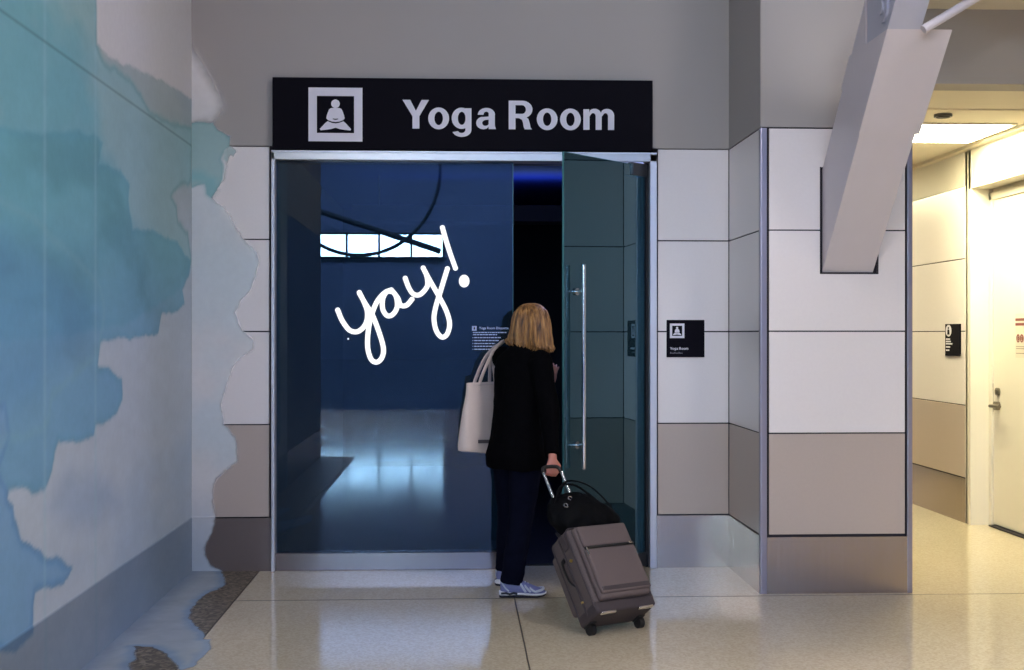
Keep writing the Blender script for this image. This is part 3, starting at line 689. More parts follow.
# a tide line inside the blue and faint lighter sheet joints
d = np.abs(sdist(Q, [[y, z] for y, z in OVERLAY_LEFT['deep']])+.12); over(c, al, lin(142, 194, 206), np.exp(-(d/.02)**2)*.3)
for y0 in (5.12, 5.825): over(c, al, lin(170, 214, 226), np.exp(-((P[:, 0]-y0)/.018)**2)*.32)
c *= (1+.12*(n3-.5))[:, None]
basem = (h < .34); al = np.where(basem, .55, al); c[basem] = c[basem]*.55+lin(110, 150, 190)*.45*(0.8+.5*n2[basem])[:, None]
# upper edge: overlay stops before the corner above the joint
fade = sdist(Q, [[3.0, -.5], [3.0, 4.5], [5.84, 4.5], [5.842, 3.2], [5.86, 2.86], [6.1, 2.85], [7.1, 2.95], [7.95, 3.0], [7.95, -.5]])
al *= sm(fade, -.012, .012)
dw = sdist(Q, [[3.0, 0], [3.0, 4.2], [5.90, 4.2], [5.93, 3.3], [6.1, 4.2], [8.2, 4.2], [8.2, 0]])
wa = .74*sm(dw, -.05, .05)*(P[:, 1] > 2.7); wcol = lin(250, 247, 246)
al = np.where(np.abs(h-2.70) < .004, .58, al); wa = np.where(np.abs(h-2.70) < .004, 0, wa)
mix = (al/np.maximum(np.maximum(al, wa), 1e-6))[:, None]; c = wcol*(1-mix)+c*mix; al = np.maximum(al, wa)
film_mesh('left_wall_overlay', P, F, np.c_[c, al], lambda a, b_: (XL+.0065 if b_ < .345 else XL+.0022, a, b_), mu)
# pale wash above the joint on the left wall
# back wall
P, F = grid(XL+.003, -1.19, .0, 4.1, .009)
Q = P+np.stack([fbm(P, 14, 3)-.5, fbm(P, 14, 9)-.5], 1)*.035
n1 = fbm(P, 2.2, 51); n2 = fbm(P, 7, 61); h = P[:, 1]
c = np.zeros((len(P), 3))+lin(250, 247, 246); al = np.zeros(len(P))
tn = (sm(h, 2.75, 2.3)*sm(h, .2, .9)*sm(n1, .3, .7)*.75)[:, None]
c = c*(1-tn)+lin(222, 238, 246)*tn
d = sdist(Q, OVERLAY_BACK['wash']); soft = .012+.05*sm(h, 2.8, 2.95)
al = .74*sm(d, -soft, soft)
for key, col, a, s_ in (('teal', lin(158, 205, 206), .85, .008), ('cyan', lin(128, 202, 212), .6, .03), ('drips', lin(158, 205, 206), .7, .006)):
    d = sdist(Q, OVERLAY_BACK[key]); cov = sm(d, -s_, s_)*a
    c = c*(1-cov[:, None])+col*cov[:, None]; al = np.maximum(al, cov*.85)
    if key == 'teal':
        e = np.exp(-((d-.004)/.008)**2)*.5*(d > -.01); c = c*(1-e[:, None])+lin(120, 184, 190)*e[:, None]
low = sm(h, .7, .0)[:, None]*.6; c = c*(1-low)+lin(150, 184, 212)*low
c *= (1+.10*(n2-.5))[:, None]
film_mesh('back_wall_overlay', P, F, np.c_[c, al], lambda a, b_: (a, YB-.0065 if b_ < .345 else YB-.0022, b_), mu)
# floor
P, F = grid(XL+.006, -1.15, 4.2, YB-.006, .009)
Q = P+np.stack([fbm(P, 12, 3)-.5, fbm(P, 12, 9)-.5], 1)*.05
n1 = fbm(P, 3, 71); n2 = fbm(P, 12, 81)
d = sdist(Q, OVERLAY_FLOOR['paint']); al = .64*sm(d, -.008, .008)
c = lin(192, 204, 216)*(1+.14*(n1[:, None]-.5)); e = (np.exp(-((d-.015)/.03)**2)*.75)[:, None]; c = c*(1-e*.8)+lin(124, 170, 212)*e*.8
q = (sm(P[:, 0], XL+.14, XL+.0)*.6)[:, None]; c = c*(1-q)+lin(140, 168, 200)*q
c *= (1+.22*(n2-.5))[:, None]
film_mesh('floor_overlay', P, F, np.c_[c, al], lambda a, b_: (a, b_, .0042), mu)
# ------------------------------------------------------------------ the woman
M['skin'] = mat('skin', srgb(196, 128, 112), .5, noise=(25, .06)); M['skin'].node_tree.nodes['Principled BSDF'].inputs['Subsurface Weight'].default_value = .1
M['jacket'] = mat('black_wool', srgb(7, 7, 9), .95, noise=(60, .3), bump=(90, .5), spec=.03)
M['jeans'] = mat('dark_denim', srgb(10, 12, 27), .9, noise=(120, .25), bump=(160, .3), spec=.05)
M['canvas'] = mat('cream_canvas', srgb(214, 196, 186), .85, noise=(90, .04), bump=(200, .3))
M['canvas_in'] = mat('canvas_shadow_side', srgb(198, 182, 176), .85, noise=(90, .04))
M['shoe'] = mat('lavender_mesh', srgb(112, 116, 160), .7, noise=(160, .15))
M['shoewhite'] = mat('shoe_white', srgb(222, 222, 230), .5, noise=(30, .03))
M['shoedark'] = mat('shoe_dark', srgb(28, 30, 44), .6, noise=(30, .05))
M['shoesilver'] = mat('shoe_silver', srgb(178, 184, 200), .4, noise=(40, .04))
M['eye'] = mat('eye', srgb(230, 226, 220), .2, noise=(5, .02))

def ell(c, a, b, yaw, z=None, tilt=(0, 0), n=24, sq=1.0):
    """horizontal ellipse ring; a along the right-hand axis, b along the facing axis"""
    r = Vector((math.sin(yaw), -math.cos(yaw), 0)); f = Vector((math.cos(yaw), math.sin(yaw), 0))
    out = []
    for k in range(n):
        t = 2*PI*k/n; ct, st_ = math.cos(t), math.sin(t)
        x = math.copysign(abs(ct)**sq, ct)*a; y = math.copysign(abs(st_)**sq, st_)*b
        out.append(Vector(c)+r*x+f*y+Vector((0, 0, tilt[0]*x+tilt[1]*y)))
    return out
def rad(d): return math.radians(d)
def frame(yaw): return Vector((math.sin(yaw), -math.cos(yaw), 0)), Vector((math.cos(yaw), math.sin(yaw), 0))
hip_y, chest_y, head_y = rad(28), rad(47), rad(52)
pelvis = Vector((.345, 7.15, .86)); chest = Vector((.365, 7.18, 1.22))
rS, fS = frame(chest_y)
shR = Vector((.375, 7.18, 1.358))+rS*.165; shL = Vector((.370, 7.18, 1.385))-rS*.165
elR = Vector((.515, 6.97, 1.08)); haR = Vector((.522, 6.80, .815))
elL = Vector((.37, 7.47, 1.14)); haL = Vector((.568, 7.63, 1.185))
kneeR = Vector((.365, 7.07, .47)); anR = Vector((.305, 7.055, .078)); hipR = Vector((.395, 7.09, .84))
kneeL = Vector((.305, 7.30, .47)); anL = Vector((.290, 7.42, .092)); hipL = Vector((.300, 7.22, .84))
headc = Vector((.437, 7.22, 1.553))

def hand_geo(bm, wrist, d, palm_n, side, curl, spread=.012, L=.075, s=1.0):
    """palm with four unequal fingers and a thumb. d: finger direction, palm_n: palm facing, side: towards the thumb"""
    d = d.normalized(); palm_n = (palm_n-d*palm_n.dot(d)).normalized(); w = d.cross(palm_n); w = w if w.dot(side) > 0 else -w
    rings = []
    for t, a, b in ((-.03, .024, .019), (.0, .026, .017), (.03, .036, .016), (.06, .041, .015), (.085, .040, .013)):
        c = wrist+d*t*s
        rings.append([c+(w*math.cos(q)*a+palm_n*math.sin(q)*b)*s for q in [2*PI*k/14 for k in range(14)]])
    loft(bm, rings)
    for i, (off, ln) in enumerate(((.030, .068), (.010, .077), (-.010, .072), (-.029, .056))):
        p = wrist+d*.078*s+w*off*s; dd = d.copy()+w*off*1.2; dd.normalize(); pts = [p]; c_ = curl*(1+.08*i)
        for seg, fr in ((0, .45), (1, .3), (2, .25)):
            R_ = Matrix.Rotation(c_[seg] if hasattr(c_, '__len__') else c_, 3, dd.cross(palm_n))
            dd = (R_ @ dd).normalized(); p = p+dd*ln*fr*s; pts.append(p)
        tube(bm, [pts[0]-d*.02*s]+pts, [.0095*s, .0092*s, .0086*s, .0078*s, .0062*s], 10); ball(bm, pts[-1], .0064*s, u=10, v=8)
    p0 = wrist+d*.018*s+w*.024*s; d1 = (d*.6+w*.75+palm_n*.35).normalized(); p1 = p0+d1*.035*s; d2_ = (d*.85+w*.25+palm_n*.5).normalized(); p2 = p1+d2_*.030*s; p3 = p2+(d2_+palm_n*.3).normalized()*.022*s
    tube(bm, [p0-d1*.012, p0, p1, p2, p3], [.012*s, .0125*s, .0105*s, .0095*s, .007*s], 10); ball(bm, p3, .0072*s, u=10, v=8)

# continuous body (head with face, neck, trunk, arms, legs, hands)
bm = bmesh.new()
loft(bm, [ell(pelvis+Vector((0, 0, -.07)), .11, .09, hip_y), ell(pelvis, .155, .11, hip_y), ell(pelvis+Vector((.003, 0, .10)), .14, .095, rad(33)), ell(Vector((.355, 7.165, 1.06)), .122, .09, rad(38)),
          ell(chest, .145, .105, rad(44)), ell(Vector((.368, 7.18, 1.32)), .135, .088, chest_y), ell(Vector((.372, 7.18, 1.375)), .09, .062, chest_y), ell(Vector((.38, 7.185, 1.425)), .055, .055, chest_y)])
tube(bm, [Vector((.38, 7.185, 1.36)), Vector((.395, 7.195, 1.43)), headc+Vector((-.012, -.012, -.05))], [.060, .052, .052], 16)
for s_, e_, h_ in ((shR*.78+Vector((.37, 7.18, 1.34))*.22, elR, haR), (shL*.78+Vector((.37, 7.18, 1.34))*.22, elL, haL)):
    tube(bm, catmull([s_, s_*.5+e_*.5, e_, e_*.5+h_*.5, h_], 3), [.044, .044, .042, .038, .037, .036, .040, .036, .032, .029, .026, .024, .023], 14); ball(bm, s_, .042)
for a_, k_, n_ in ((hipR, kneeR, anR), (hipL, kneeL, anL)):
    tube(bm, catmull([a_, a_*.5+k_*.5, k_, k_*.6+n_*.4, n_, n_-Vector((0, 0, .03))], 3), [.088, .084, .078, .072, .064, .055, .050, .052, .052, .046, .038, .034, .034, .034, .034, .034], 16)
    ty = rad(0 if a_ is hipR else 62); fd = Vector((math.cos(ty), math.sin(ty), 0)); tube(bm, [n_-fd*.025+Vector((0, 0, -.03)), n_+fd*.06+Vector((0, 0, -.048)), n_+fd*.12+Vector((0, 0, -.058))], [.026, .026, .018], 12)
# head
rH, fH = frame(head_y); dn = Vector((0, 0, 1))
def hp_(r, f, z): return headc+rH*r+fH*f+dn*z
rings = []
for z, a, b, fo in ((-.118, .025, .020, .055), (-.105, .040, .045, .040), (-.075, .056, .068, .022), (-.04, .066, .082, .010), (0, .072, .092, .0), (.04, .074, .095, -.004), (.075, .066, .085, -.006), (.10, .048, .062, -.008), (.116, .02, .03, -.008)):
    rings.append(ell(headc+fH*fo+dn*z, a, b, head_y))
loft(bm, rings)
tube(bm, [hp_(0, .088, .018), hp_(0, .104, -.012), hp_(0, .112, -.030), hp_(0, .094, -.040)], [.008, .011, .014, .008], 10)
for s_ in (-1, 1):
    ball(bm, hp_(s_*.072, -.005, -.012), .022, (.35, .7, 1.25), mtx=Matrix.Rotation(head_y, 4, 'Z'))
    tube(bm, [hp_(s_*.012, .088, .028), hp_(s_*.032, .086, .034), hp_(s_*.050, .070, .026)], .006, 8)
    ball(bm, hp_(s_*.038, .068, -.030), .022)
tube(bm, [hp_(-.024, .082, -.068), hp_(0, .092, -.066), hp_(.024, .082, -.068)], [.005, .008, .005], 8)
tube(bm, [hp_(-.020, .080, -.077), hp_(0, .089, -.079), hp_(.020, .080, -.077)], [.005, .008, .005], 8)
# hands
hand_geo(bm, haL, Vector((.16, .10, .95)), Vector((.45, .85, -.1)), Vector((-.5, .8, .2)), .22, s=.98)
hand_geo(bm, haR, Vector((-.02, -.05, -1)), Vector((-.35, .90, 0)), Vector((.9, .35, 0)), .95, s=.98)
per = thing('person', 'blonde woman in black jacket and dark jeans entering the doorway with a suitcase', 'person', (.35, 7.15, 0))
body = link_me('body', remesh(bm, .0055, 4), M['skin'], per, True)
for s_ in (-1, 1):
    bm = bmesh.new(); ball(bm, hp_(s_*.031, .079, .008), .0115); e_ = link('eye', bm, M['eye'], body, True)
    bm = bmesh.new(); ball(bm, hp_(s_*.031, .0875, .008), .0045); link('iris', bm, M['jeans'], body, True)

# jacket
bm = bmesh.new()
loft(bm, [ell(Vector((.333, 7.145, .735)), .194, .160, rad(30), tilt=(-.05, 0)), ell(Vector((.331, 7.145, .80)), .198, .165, rad(32)), ell(Vector((.337, 7.15, .90)), .176, .145, rad(34)), ell(Vector((.345, 7.16, 1.02)), .158, .130, rad(38)),
          ell(Vector((.352, 7.165, 1.12)), .158, .128, rad(42)), ell(chest, .172, .130, rad(45)), ell(Vector((.366, 7.18, 1.30)), .178, .125, chest_y), ell(Vector((.372, 7.18, 1.365)), .168, .105, chest_y),
          ell(Vector((.376, 7.182, 1.405)), .125, .085, chest_y), ell(Vector((.382, 7.185, 1.445)), .075, .07, chest_y), ell(Vector((.386, 7.188, 1.475)), .068, .066, chest_y)])
def sleeve(bm, s_, e_, h_, r):
    cp = catmull([s_, s_*.5+e_*.5, e_, e_*.5+h_*.5, h_], 4); tube(bm, cp, r, 18)
sleeve(bm, shR+Vector((-.03, 0, -.008)), elR, haR+Vector((0, .01, .02)), [.076, .073, .070, .066, .064, .063, .062, .061, .062, .059, .056, .052, .049, .046, .044, .043, .043])
sleeve(bm, shL+Vector((.02, 0, -.008)), elL, haL+Vector((-.015, -.01, -.012)), [.074, .072, .068, .064, .062, .060, .060, .059, .060, .057, .054, .050, .047, .044, .042, .041, .041])
ball(bm, shR+Vector((-.022, 0, -.012)), .070); ball(bm, shL+Vector((.022, 0, -.015)), .066)
jm = remesh(bm, .0065, 4)
from mathutils import noise as mn
NV = [v.normal.copy() for v in jm.vertices]
for v, vn in zip(jm.vertices, NV):
    p = v.co.copy(); w = mn.noise(Vector((p.x*16, p.y*16, p.z*5)))*.006+mn.noise(p*30)*.002
    v.co = p+vn*w
jk = link_me('jacket', jm, M['jacket'], per, True)
bm = bmesh.new()
loft(bm, [ell(Vector((.384, 7.186, 1.425)), .082, .077, chest_y, tilt=(0, .1)), ell(Vector((.386, 7.187, 1.465)), .080, .076, chest_y, tilt=(0, .1)), ell(Vector((.388, 7.188, 1.487)), .070, .068, chest_y, tilt=(0, .1)), ell(Vector((.386, 7.187, 1.46)), .062, .060, chest_y, tilt=(0, .1))])
link('collar', bm, M['jacket'], jk, True)
bm = bmesh.new(); cp = catmull([Vector((.24, 7.055, .745)), Vector((.245, 7.03, .95)), Vector((.262, 7.06, 1.15)), Vector((.29, 7.095, 1.33))], 6)
tube(bm, [p+Vector((.0, -.0, 0)) for p in cp], .0035, 6); link('back_seam', bm, M['jacket'], jk, True)

# jeans
bm = bmesh.new()
loft(bm, [ell(Vector((.345, 7.15, .77)), .155, .125, hip_y), ell(pelvis+Vector((0, 0, 0)), .168, .130, hip_y), ell(pelvis+Vector((0, 0, .1)), .150, .110, hip_y)])
for a_, k_, n_, sg_ in ((hipR, kneeR, anR, 1), (hipL, kneeL, anL, 0)):
    cp = catmull([a_, a_*.5+k_*.5, k_, k_*.5+n_*.5, n_], 5)
    tube(bm, cp, [.100, .100, .098, .096, .092, .090, .088, .084, .080, .077, .074, .072, .071, .070, .069, .068, .067, .066, .065, .065, .066], 20, flat=(1, 1))
jm = remesh(bm, .0065, 4)
NV = [v.normal.copy() for v in jm.vertices]
for v, vn in zip(jm.vertices, NV):
    p = v.co.copy(); w = mn.noise(Vector((p.x*12, p.y*12, p.z*26)))*(.0055 if p.z < .6 else .003)
    v.co = p+vn*w
link_me('jeans', jm, M['jeans'], per, True)

# hair: bob with a rounded crown, flicked ends and separate locks
M['hair'] = mat('blonde_hair', srgb(150, 112, 66), .45, spec=.4)
nt = M['hair'].node_tree; b = nt.nodes['Principled BSDF']
tc = nt.nodes.new('ShaderNodeTexCoord'); mp = nt.nodes.new('ShaderNodeMapping'); mp.inputs['Scale'].default_value = (48, 48, 6)
no = nt.nodes.new('ShaderNodeTexNoise'); no.inputs['Scale'].default_value = 1; no.inputs['Detail'].default_value = 3
rp_ = nt.nodes.new('ShaderNodeValToRGB'); e = rp_.color_ramp.elements
e[0].position = .30; e[0].color = srgb(66, 42, 22); e[1].position = .72; e[1].color = srgb(186, 140, 82)
q = e.new(.5); q.color = srgb(132, 92, 48)
nt.links.new(tc.outputs['Object'], mp.inputs[0]); nt.links.new(mp.outputs[0], no.inputs['Vector']); nt.links.new(no.outputs['Fac'], rp_.inputs[0]); nt.links.new(rp_.outputs[0], b.inputs['Base Color'])
bm = bmesh.new(); rings = []
prof = [(.134, .018, .022, -.01), (.128, .045, .052, -.012), (.110, .070, .082, -.014), (.080, .088, .100, -.016), (.04, .098, .108, -.018), (.0, .104, .110, -.020), (-.04, .110, .112, -.022), (-.08, .116, .112, -.022), (-.115, .118, .106, -.020), (-.138, .112, .098, -.018), (-.148, .085, .070, -.016)]
for z, a, b_, fo in prof: rings.append(ell(headc+fH*fo+dn*z, a, b_, head_y, n=64))
for zi, r in enumerate(rings):                       # carve the face opening and strand grooves
    cc = headc+fH*prof[zi][3]+dn*prof[zi][0]
    for k, p in enumerate(r):
        d = p-cc; t = math.atan2(d.dot(rH), d.dot(fH))
        g = 1+.030*math.sin(k*2.4+prof[zi][0]*9)+.02*math.sin(k*5.1+1.3)
        if abs(t) < .62 and prof[zi][0] < .085: g *= .60
        dz = -.012*math.sin(k*1.7) if zi >= 8 else 0
        r[k] = cc+Vector((d.x*g, d.y*g, dz))
loft(bm, rings)
random.seed(11)
for k in range(210):
    t = random.uniform(.55, 2*PI-.55); zt = random.uniform(.02, .125)
    pts = []; rr = []
    ln = random.uniform(.12, .20)+zt; m_ = 9; jit = random.uniform(-.22, .22); out = random.uniform(.98, 1.08); fl_ = random.uniform(-.004, .016)
    for i in range(m_):
        u = i/(m_-1); z = zt-u*(zt+.145+random.uniform(-.001, .001)) - (random.uniform(-.0, .0))
        z = max(z, -.150-.012*math.sin(k))
        zz = [p_[0] for p_ in prof]; j = 0
        while j < len(prof)-2 and z < zz[j+1]: j += 1
        w = min(1, max(0, (zz[j]-z)/(zz[j]-zz[j+1])))
        a = prof[j][1]*(1-w)+prof[j+1][1]*w; b2 = prof[j][2]*(1-w)+prof[j+1][2]*w
        if z < -.12: a, b2 = max(a, .108), max(b2, .096)
        tt = t+jit*u*1.5; o_ = out+(fl_/.1 if u > .8 else 0)+.05*math.sin(u*7+k)*u
        pts.append(headc+fH*-.018+dn*z+(rH*math.sin(tt)*a+fH*math.cos(tt)*b2)*o_); rr.append(.0072*(1-.75*abs(u*2-1)**3))
    tube(bm, pts, rr, 6)
for v in bm.verts:
    rr_ = (v.co-headc).dot(rH); k_ = min(1, max(0, (headc.z-.02-v.co.z)/.12))
    v.co.z += k_*(.020-.20*rr_-.006); v.co += rH*(-.10*k_*max(0, -rr_))
link('hair', bm, M['hair'], per, True)

# shoes
def shoe(ankle, yaw, parent):
    base = Vector((ankle.x, ankle.y, 0)); T = Matrix.Translation(base) @ Matrix.Rotation(yaw, 4, 'Z')
    X0 = -.068; Ls = .268
    def ring(x, w, z0, z1, n=16, lean=0):
        return [T @ Vector((X0+x*Ls, w*math.copysign(abs(math.cos(2*PI*k/n))**.8, math.cos(2*PI*k/n)), (z0+z1)/2+(z1-z0)/2*math.copysign(abs(math.sin(2*PI*k/n))**.9, math.sin(2*PI*k/n)))) for k in range(n)]
    up_ = [ring(.02, .018, .03, .085), ring(.07, .030, .022, .096), ring(.16, .036, .02, .098), ring(.28, .038, .02, .102), ring(.38, .040, .018, .106), ring(.50, .043, .018, .094), ring(.62, .046, .018, .078), ring(.75, .047, .018, .062), ring(.88, .040, .02, .050), ring(.96, .026, .022, .040), ring(.99, .01, .026, .034)]
    bm = bmesh.new(); loft(bm, up_); sh = link('shoe', bm, M['shoe'], parent, True)
    bm = bmesh.new(); loft(bm, [ring(-.01, .02, .014, .036), ring(.03, .036, .010, .040), ring(.15, .041, .010, .036), ring(.3, .040, .014, .032), ring(.45, .041, .014, .034), ring(.6, .047, .012, .031), ring(.78, .050, .010, .028), ring(.92, .040, .014, .030), ring(1.0, .018, .022, .034), ring(1.01, .006, .025, .032)])
    link('midsole', bm, M['shoewhite'], sh, True)
    bm = bmesh.new(); loft(bm, [ring(.0, .026, 0, .014), ring(.05, .038, 0, .014), ring(.3, .036, .001, .014), ring(.6, .046, 0, .014), ring(.8, .048, .001, .013), ring(.95, .034, .008, .018), ring(1.0, .014, .018, .024)])
    link('outsole', bm, M['shoedark'], sh, True)
    for s_ in (-1, 1):
        bm = bmesh.new(); tube(bm, [T @ Vector((X0+x*Ls, s_*w, z)) for x, w, z in ((.04, .033, .026), (.14, .0405, .030), (.22, .041, .024), (.30, .040, .030), (.38, .0405, .025))], .0065, 6)
        link('sole_insert', bm, M['shoedark'], sh, True)
        for x in (.44, .54, .64):
            bm = bmesh.new(); tube(bm, [T @ Vector((X0+(x-.04)*Ls, s_*.016, .106-(x-.38)*.13)), T @ Vector((X0+(x+.02)*Ls, s_*.041, .075-(x-.44)*.10)), T @ Vector((X0+(x+.12)*Ls, s_*.048, .036))], .0068, 6)
            link('side_stripe', bm, M['shoesilver'], sh, True)
        bm = bmesh.new(); tube(bm, [T @ Vector((X0+.04*Ls, s_*.026, .09)), T @ Vector((X0+.12*Ls, s_*.037, .06)), T @ Vector((X0+.2*Ls, s_*.041, .04))], .005, 6)
        link('heel_stripe', bm, M['shoesilver'], sh, True)
    bm = bmesh.new(); tube(bm, catmull([T @ Vector((X0+.76*Ls, -.047, .036)), T @ Vector((X0+.90*Ls, -.032, .047)), T @ Vector((X0+.94*Ls, 0, .050)), T @ Vector((X0+.90*Ls, .032, .047)), T @ Vector((X0+.76*Ls, .047, .036))], 4), .008, 8)
    link('toe_cap', bm, M['shoesilver'], sh, True)
    bm = bmesh.new()
    for i, x in enumerate((.42, .48, .54, .60)): tube(bm, [T @ Vector((X0+x*Ls, -.02, .100-(x-.42)*.16)), T @ Vector((X0+(x+.01)*Ls, 0, .108-(x-.42)*.16)), T @ Vector((X0+x*Ls, .02, .100-(x-.42)*.16))], .0035, 6)
    link('laces', bm, M['shoewhite'], sh, True)
shoe(anR+Vector((0, 0, 0)), rad(-2), per); shoe(anL+Vector((-.012, .0, 0)), rad(62), per)

# ------------------------------------------------------------------ tote bag under the left arm
tb = thing('tote_bag', 'cream canvas tote bag hanging from the woman\'s left shoulder', 'bag', (.12, 7.33, .80))
f_ = Vector((math.cos(rad(48)), math.sin(rad(48)), 0)); n_ = Vector((math.sin(rad(48)), -math.cos(rad(48)), 0))
def tp(u, w, z): return Vector((.145, 7.345, 0))+f_*u+n_*w+Vector((0, 0, z))
bm = bmesh.new(); rings = []
for z, hw, d_, sh_ in ((.800, .150, .030, -.025), (.806, .168, .050, -.028), (.86, .176, .052, -.022), (.95, .166, .044, -.012), (1.06, .156, .034, -.002), (1.15, .150, .024, .004), (1.218, .146, .018, .006)):
    r = []
    for k in range(40):
        t = 2*PI*k/40; x = math.copysign(abs(math.cos(t))**.45, math.cos(t))*hw; y = math.copysign(abs(math.sin(t))**.6, math.sin(t))*d_
        y += .006*math.sin(x*40+z*17); zz = z+(.018*(x/hw)*(-1) if z < .81 else 0)
        r.append(tp(x+sh_, y, zz))
    rings.append(r)
inner = [[p+(Vector((.145, 7.345, p.z))+f_*.006-p).normalized()*.004 for p in rings[-1]], [p+(Vector((.145, 7.345, p.z))+f_*.006-p).normalized()*.008-Vector((0, 0, .20)) for p in rings[-1]]]
loft(bm, rings+inner); tote = link('bag_body', bm, M['canvas'], tb, True)
bm = bmesh.new()
r0 = [tp(.146*math.copysign(abs(math.cos(t))**.45, math.cos(t))+.006, .0195*math.copysign(abs(math.sin(t))**.6, math.sin(t))+.006*math.sin(.146*math.cos(t)*40+20.6), 1.205) for t in [2*PI*k/40 for k in range(41)]]
tube(bm, r0, .0022, 6); link('top_hem', bm, M['canvas_in'], tote, True)
for w_, off in ((.021, 0), (-.021, .035)):
    bm = bmesh.new(); top = shL+Vector((.012+off*.4, -.035+off, .078))
    a_, b_ = tp(-.045, w_, 1.17), tp(.095, w_, 1.17)
    side_ = n_*(.006 if w_ > 0 else -.03)
    cp = catmull([a_, tp(-.042, w_, 1.23), (tp(-.03, w_, 1.33)+side_+top*1.0)/2+Vector((-.005, 0, -.01)), top, (tp(.07, w_, 1.33)+top)/2-n_*.03+Vector((0, .03, -.02)), tp(.09, w_, 1.23), b_], 6)
    tube(bm, cp, .0145, 10, flat=(.22, 1), ref=n_)
    link('strap', bm, M['canvas_in' if w_ < 0 else 'canvas'], tb, True)
bm = bmesh.new()
T2 = Matrix.Translation(tp(-.045, .0535, .875)) @ Matrix(((f_.x, 0, n_.x, 0), (f_.y, 0, n_.y, 0), (0, 1, 0, 0), (0, 0, 0, 1)))
prism(bm, [(-.055, -.010), (.055, -.016), (.055, .004), (-.055, .010)], .004, T2)
link('label', bm, mat('bag_label', srgb(96, 88, 88), .7, noise=(200, .4)), tote)

# ------------------------------------------------------------------ suitcase
M['case'] = mat('mauve_nylon', srgb(90, 78, 76), .75, noise=(180, .12), bump=(260, .3))
M['case_dk'] = mat('case_trim', srgb(62, 52, 54), .7, noise=(120, .12), bump=(200, .2))
M['case_pk'] = mat('case_pocket', srgb(99, 85, 83), .75, noise=(180, .10), bump=(260, .3))
M['rubber'] = mat('black_rubber', srgb(18, 17, 19), .5, noise=(30, .1))
M['brass'] = mat('tag_gold', srgb(205, 170, 90), .3, metal=.8, noise=(30, .05))
W0 = Vector((.795, 6.205, 0)); au = Vector((.877, .48, 0)).normalized(); at_ = Vector((-.48, .877, 0)).normalized(); th = rad(38)
vw = at_*math.sin(th)+Vector((0, 0, math.cos(th))); vv = at_*math.cos(th)-Vector((0, 0, math.sin(th)))
TS = Matrix(((au.x, vv.x, vw.x, W0.x), (au.y, vv.y, vw.y, W0.y), (au.z, vv.z, vw.z, .030), (0, 0, 0, 1)))
sc_ = thing('suitcase', 'mauve grey soft wheeled suitcase tilted behind the woman', 'suitcase', (.795, 6.205, 0))
HW = .180
link('case_shell', B(-HW, HW, -.150, .035, .035, .495, .032, 4, mtx=TS), M['case'], sc_, True)
link('front_pocket', B(-HW+.022, HW-.022, -.192, -.14, .075, .479, .026, 4, mtx=TS), M['case_pk'], sc_, True)
link('upper_pocket', B(-HW+.030, HW-.030, -.207, -.18, .352, .470, .014, 3, mtx=TS), M['case_pk'], sc_, True)
link('lower_pocket', B(-HW+.028, HW-.028, -.210, -.18, .095, .342, .015, 3, mtx=TS), M['case_pk'], sc_, True)
def piping(v, inset, m=M['case_dk'], r=.0045, w0=.035, w1=.495, hw=HW):
    bm = bmesh.new(); R = .034; pts = []
    cx, z0, z1 = hw-inset, w0+inset, w1-inset
    for qx, qz, a0 in ((cx-R, z1-R, 0), (-cx+R, z1-R, PI/2), (-cx+R, z0+R, PI), (cx-R, z0+R, 1.5*PI)):
        for k in range(6): t = a0+k*PI/10; pts.append(TS @ Vector((qx+R*math.cos(t), v, qz+R*math.sin(t))))
    pts.append(pts[0]); tube(bm, pts, r, 8); return link('piping', bm, m, sc_, True)
piping(-.138, -.001); piping(-.060, -.003, r=.006); piping(.020, -.001)
zp = link('zipper', (lambda b: (box(b, -HW+.03, HW-.03, -.212, -.195, .340, .353, .003, 1, mtx=TS), b)[1])(bmesh.new()), M['rubber'], sc_)
link('zip_puller', B(.118, .135, -.217, -.210, .343, .355, .002, 1, mtx=TS), M['chrome'], zp)
link('zip_puller', B(-.150, -.143, -.217, -.210, .302, .347, .002, 1, mtx=TS), M['chrome'], zp)
link('lower_trim', B(-HW+.035, HW-.035, -.2125, -.2, .105, .128, .003, 1, mtx=TS), M['case_dk'], sc_)
link('base_guard', B(-HW-.002, HW+.002, -.152, .038, .020, .085, .02, 3, mtx=TS), M['case_dk'], sc_, True)
for s_ in (-1, 1):
    bm = bmesh.new(); x = s_*.115; box(bm, x-.045, x+.045, -.150, -.128, .012, .024, .005, 2, mtx=TS); link('skid_bar', bm, M['chrome'], sc_, True)
    bm = bmesh.new(); a_, b_ = TS @ Vector((s_*.150-.014, .0, .0)), TS @ Vector((s_*.150+.014, .0, .0)); tube(bm, [a_, b_], .030, 24); wl_ = link('wheel', bm, M['rubber'], sc_, True)
    link('wheel_housing', B(s_*.150-.022, s_*.150+.022, -.045, .03, .012, .07, .01, 2, mtx=TS), M['rubber'], sc_, True)
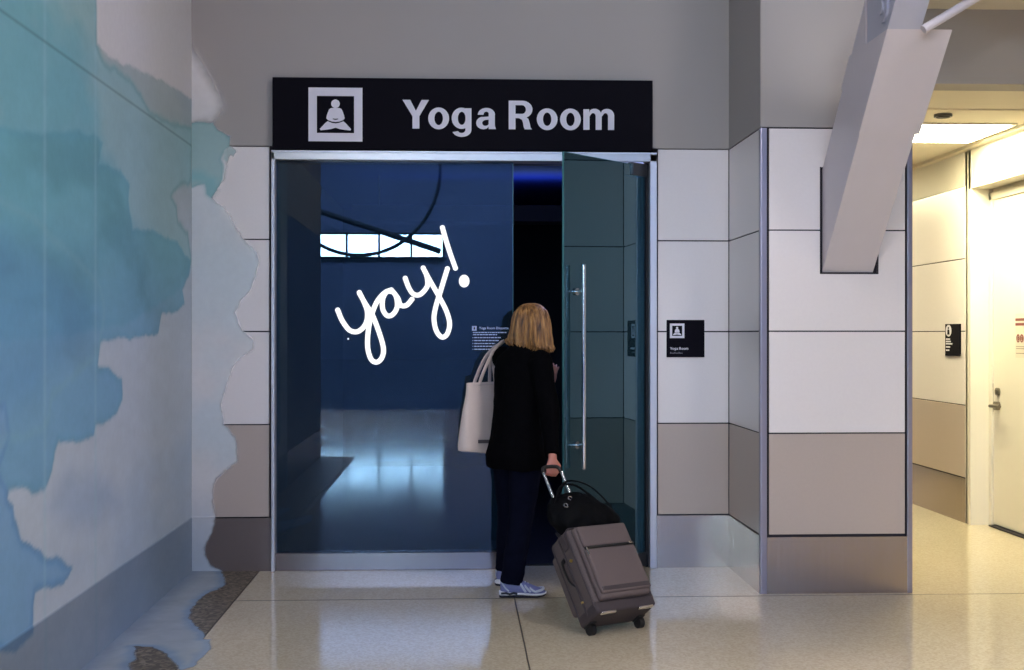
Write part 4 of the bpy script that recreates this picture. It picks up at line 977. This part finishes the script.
# side pocket bulge, side handle and tags on the left side
link('side_handle', (lambda b: (tube(b, catmull([TS @ Vector(p) for p in ((-HW, -.045, .22), (-HW-.022, -.045, .25), (-HW-.024, -.045, .34), (-HW, -.045, .37))], 5), .010, 10, flat=(.6, 1.3)), b)[1])(bmesh.new()), M['rubber'], sc_, True)
link('back_panel', B(-HW+.006, HW-.006, .02, .085, .10, .44, .026, 3, mtx=TS), M['case'], sc_, True)
for p_, r_ in (((-HW-.004, -.10, .335), .009), ((-HW-.003, -.06, .12), .008)):
    bm = bmesh.new(); ball(bm, TS @ Vector(p_), r_); link('gold_rivet', bm, M['brass'], sc_, True)
tg = link('luggage_tag', B(-HW-.014, -HW-.008, -.125, -.085, .39, .475, .003, 1, mtx=TS), M['case_dk'], sc_)
bm = bmesh.new(); tube(bm, catmull([TS @ Vector(p) for p in ((-HW-.011, -.105, .475), (-HW-.016, -.08, .51), (-HW+.03, -.03, .50))], 5), .003, 6); link('tag_strap', bm, M['rubber'], tg, True)
# telescopic handle
for s_ in (-1, 1):
    bm = bmesh.new(); tube(bm, [TS @ Vector((s_*.058, .016, .47)), TS @ Vector((s_*.058, .016, .93))], .0085, 12); link('handle_tube', bm, M['chrome'], sc_, True)
bm = bmesh.new(); tube(bm, catmull([TS @ Vector(p) for p in ((-.058, .016, .925), (-.052, .016, .95), (-.03, .016, .962), (.03, .016, .962), (.052, .016, .95), (.058, .016, .925))], 4), .0105, 12); link('grip', bm, M['rubber'], sc_, True)
bm = bmesh.new(); tube(bm, catmull([TS @ Vector(p) for p in ((-.06, -.05, .495), (-.05, -.06, .52), (.05, -.06, .52), (.06, -.05, .495))], 5), .009, 10); link('top_handle', bm, M['rubber'], sc_, True)

# black bag lying on the suitcase
M['blackbag'] = mat('black_leather', srgb(6, 6, 8), .7, noise=(40, .2), bump=(60, .4), spec=.10)
bb = thing('shoulder_bag', 'slouchy black bag lying over the top of the suitcase against its handle', 'bag', tuple(TS @ Vector((.02, -.06, .58))))
bm = bmesh.new()
def S(u, v, w): return TS @ Vector((u*1.22+.020, v, w-.055))
spine = [(-.150, -.03, .690), (-.11, -.04, .68), (-.05, -.05, .672), (.01, -.055, .662), (.07, -.06, .648), (.12, -.065, .632), (.165, -.07, .612)]
rings = []
for (u, v, w), a, b2 in zip(spine, (.04, .105, .135, .135, .112, .080, .035), (.025, .065, .08, .085, .08, .06, .025)):
    r = []
    for k in range(28):
        t = 2*PI*k/28; g = 1+.05*math.sin(3*t+u*30)
        zz = a*math.sin(t)*g; zz = max(zz, -(w-.556))
        r.append(S(u, v+b2*math.cos(t)*g, w+zz))
    rings.append(r)
loft(bm, rings)
me = remesh(bm, .006, 4)
NV = [v.normal.copy() for v in me.vertices]
for v, vn in zip(me.vertices, NV): v.co = v.co+vn*mn.noise(v.co*22)*.008
bag = link_me('bag_body', me, M['blackbag'], bb, True)
bm = bmesh.new(); tube(bm, catmull([S(-.10, -.05, .76), S(-.03, -.07, .86), S(.04, -.075, .86), S(.10, -.085, .80), S(.15, -.09, .68)], 7), .008, 10, flat=(.5, 1.3)); link('strap', bm, M['blackbag'], bb, True)
bm = bmesh.new(); tube(bm, catmull([S(-.12, -.08, .74), S(-.08, -.10, .82), S(-.01, -.11, .82), S(.05, -.12, .74)], 7), .006, 10); link('strap', bm, M['blackbag'], bb, True)
for u, w in ((-.095, .70), (-.06, .74)):
    bm = bmesh.new(); c = S(u, -.115, w); tube(bm, [c+(au*math.cos(a)+vw*math.sin(a))*.011 for a in [k*2*PI/16 for k in range(17)]], .0032, 8)
    link('metal_ring', bm, M['chrome'], bag, True)
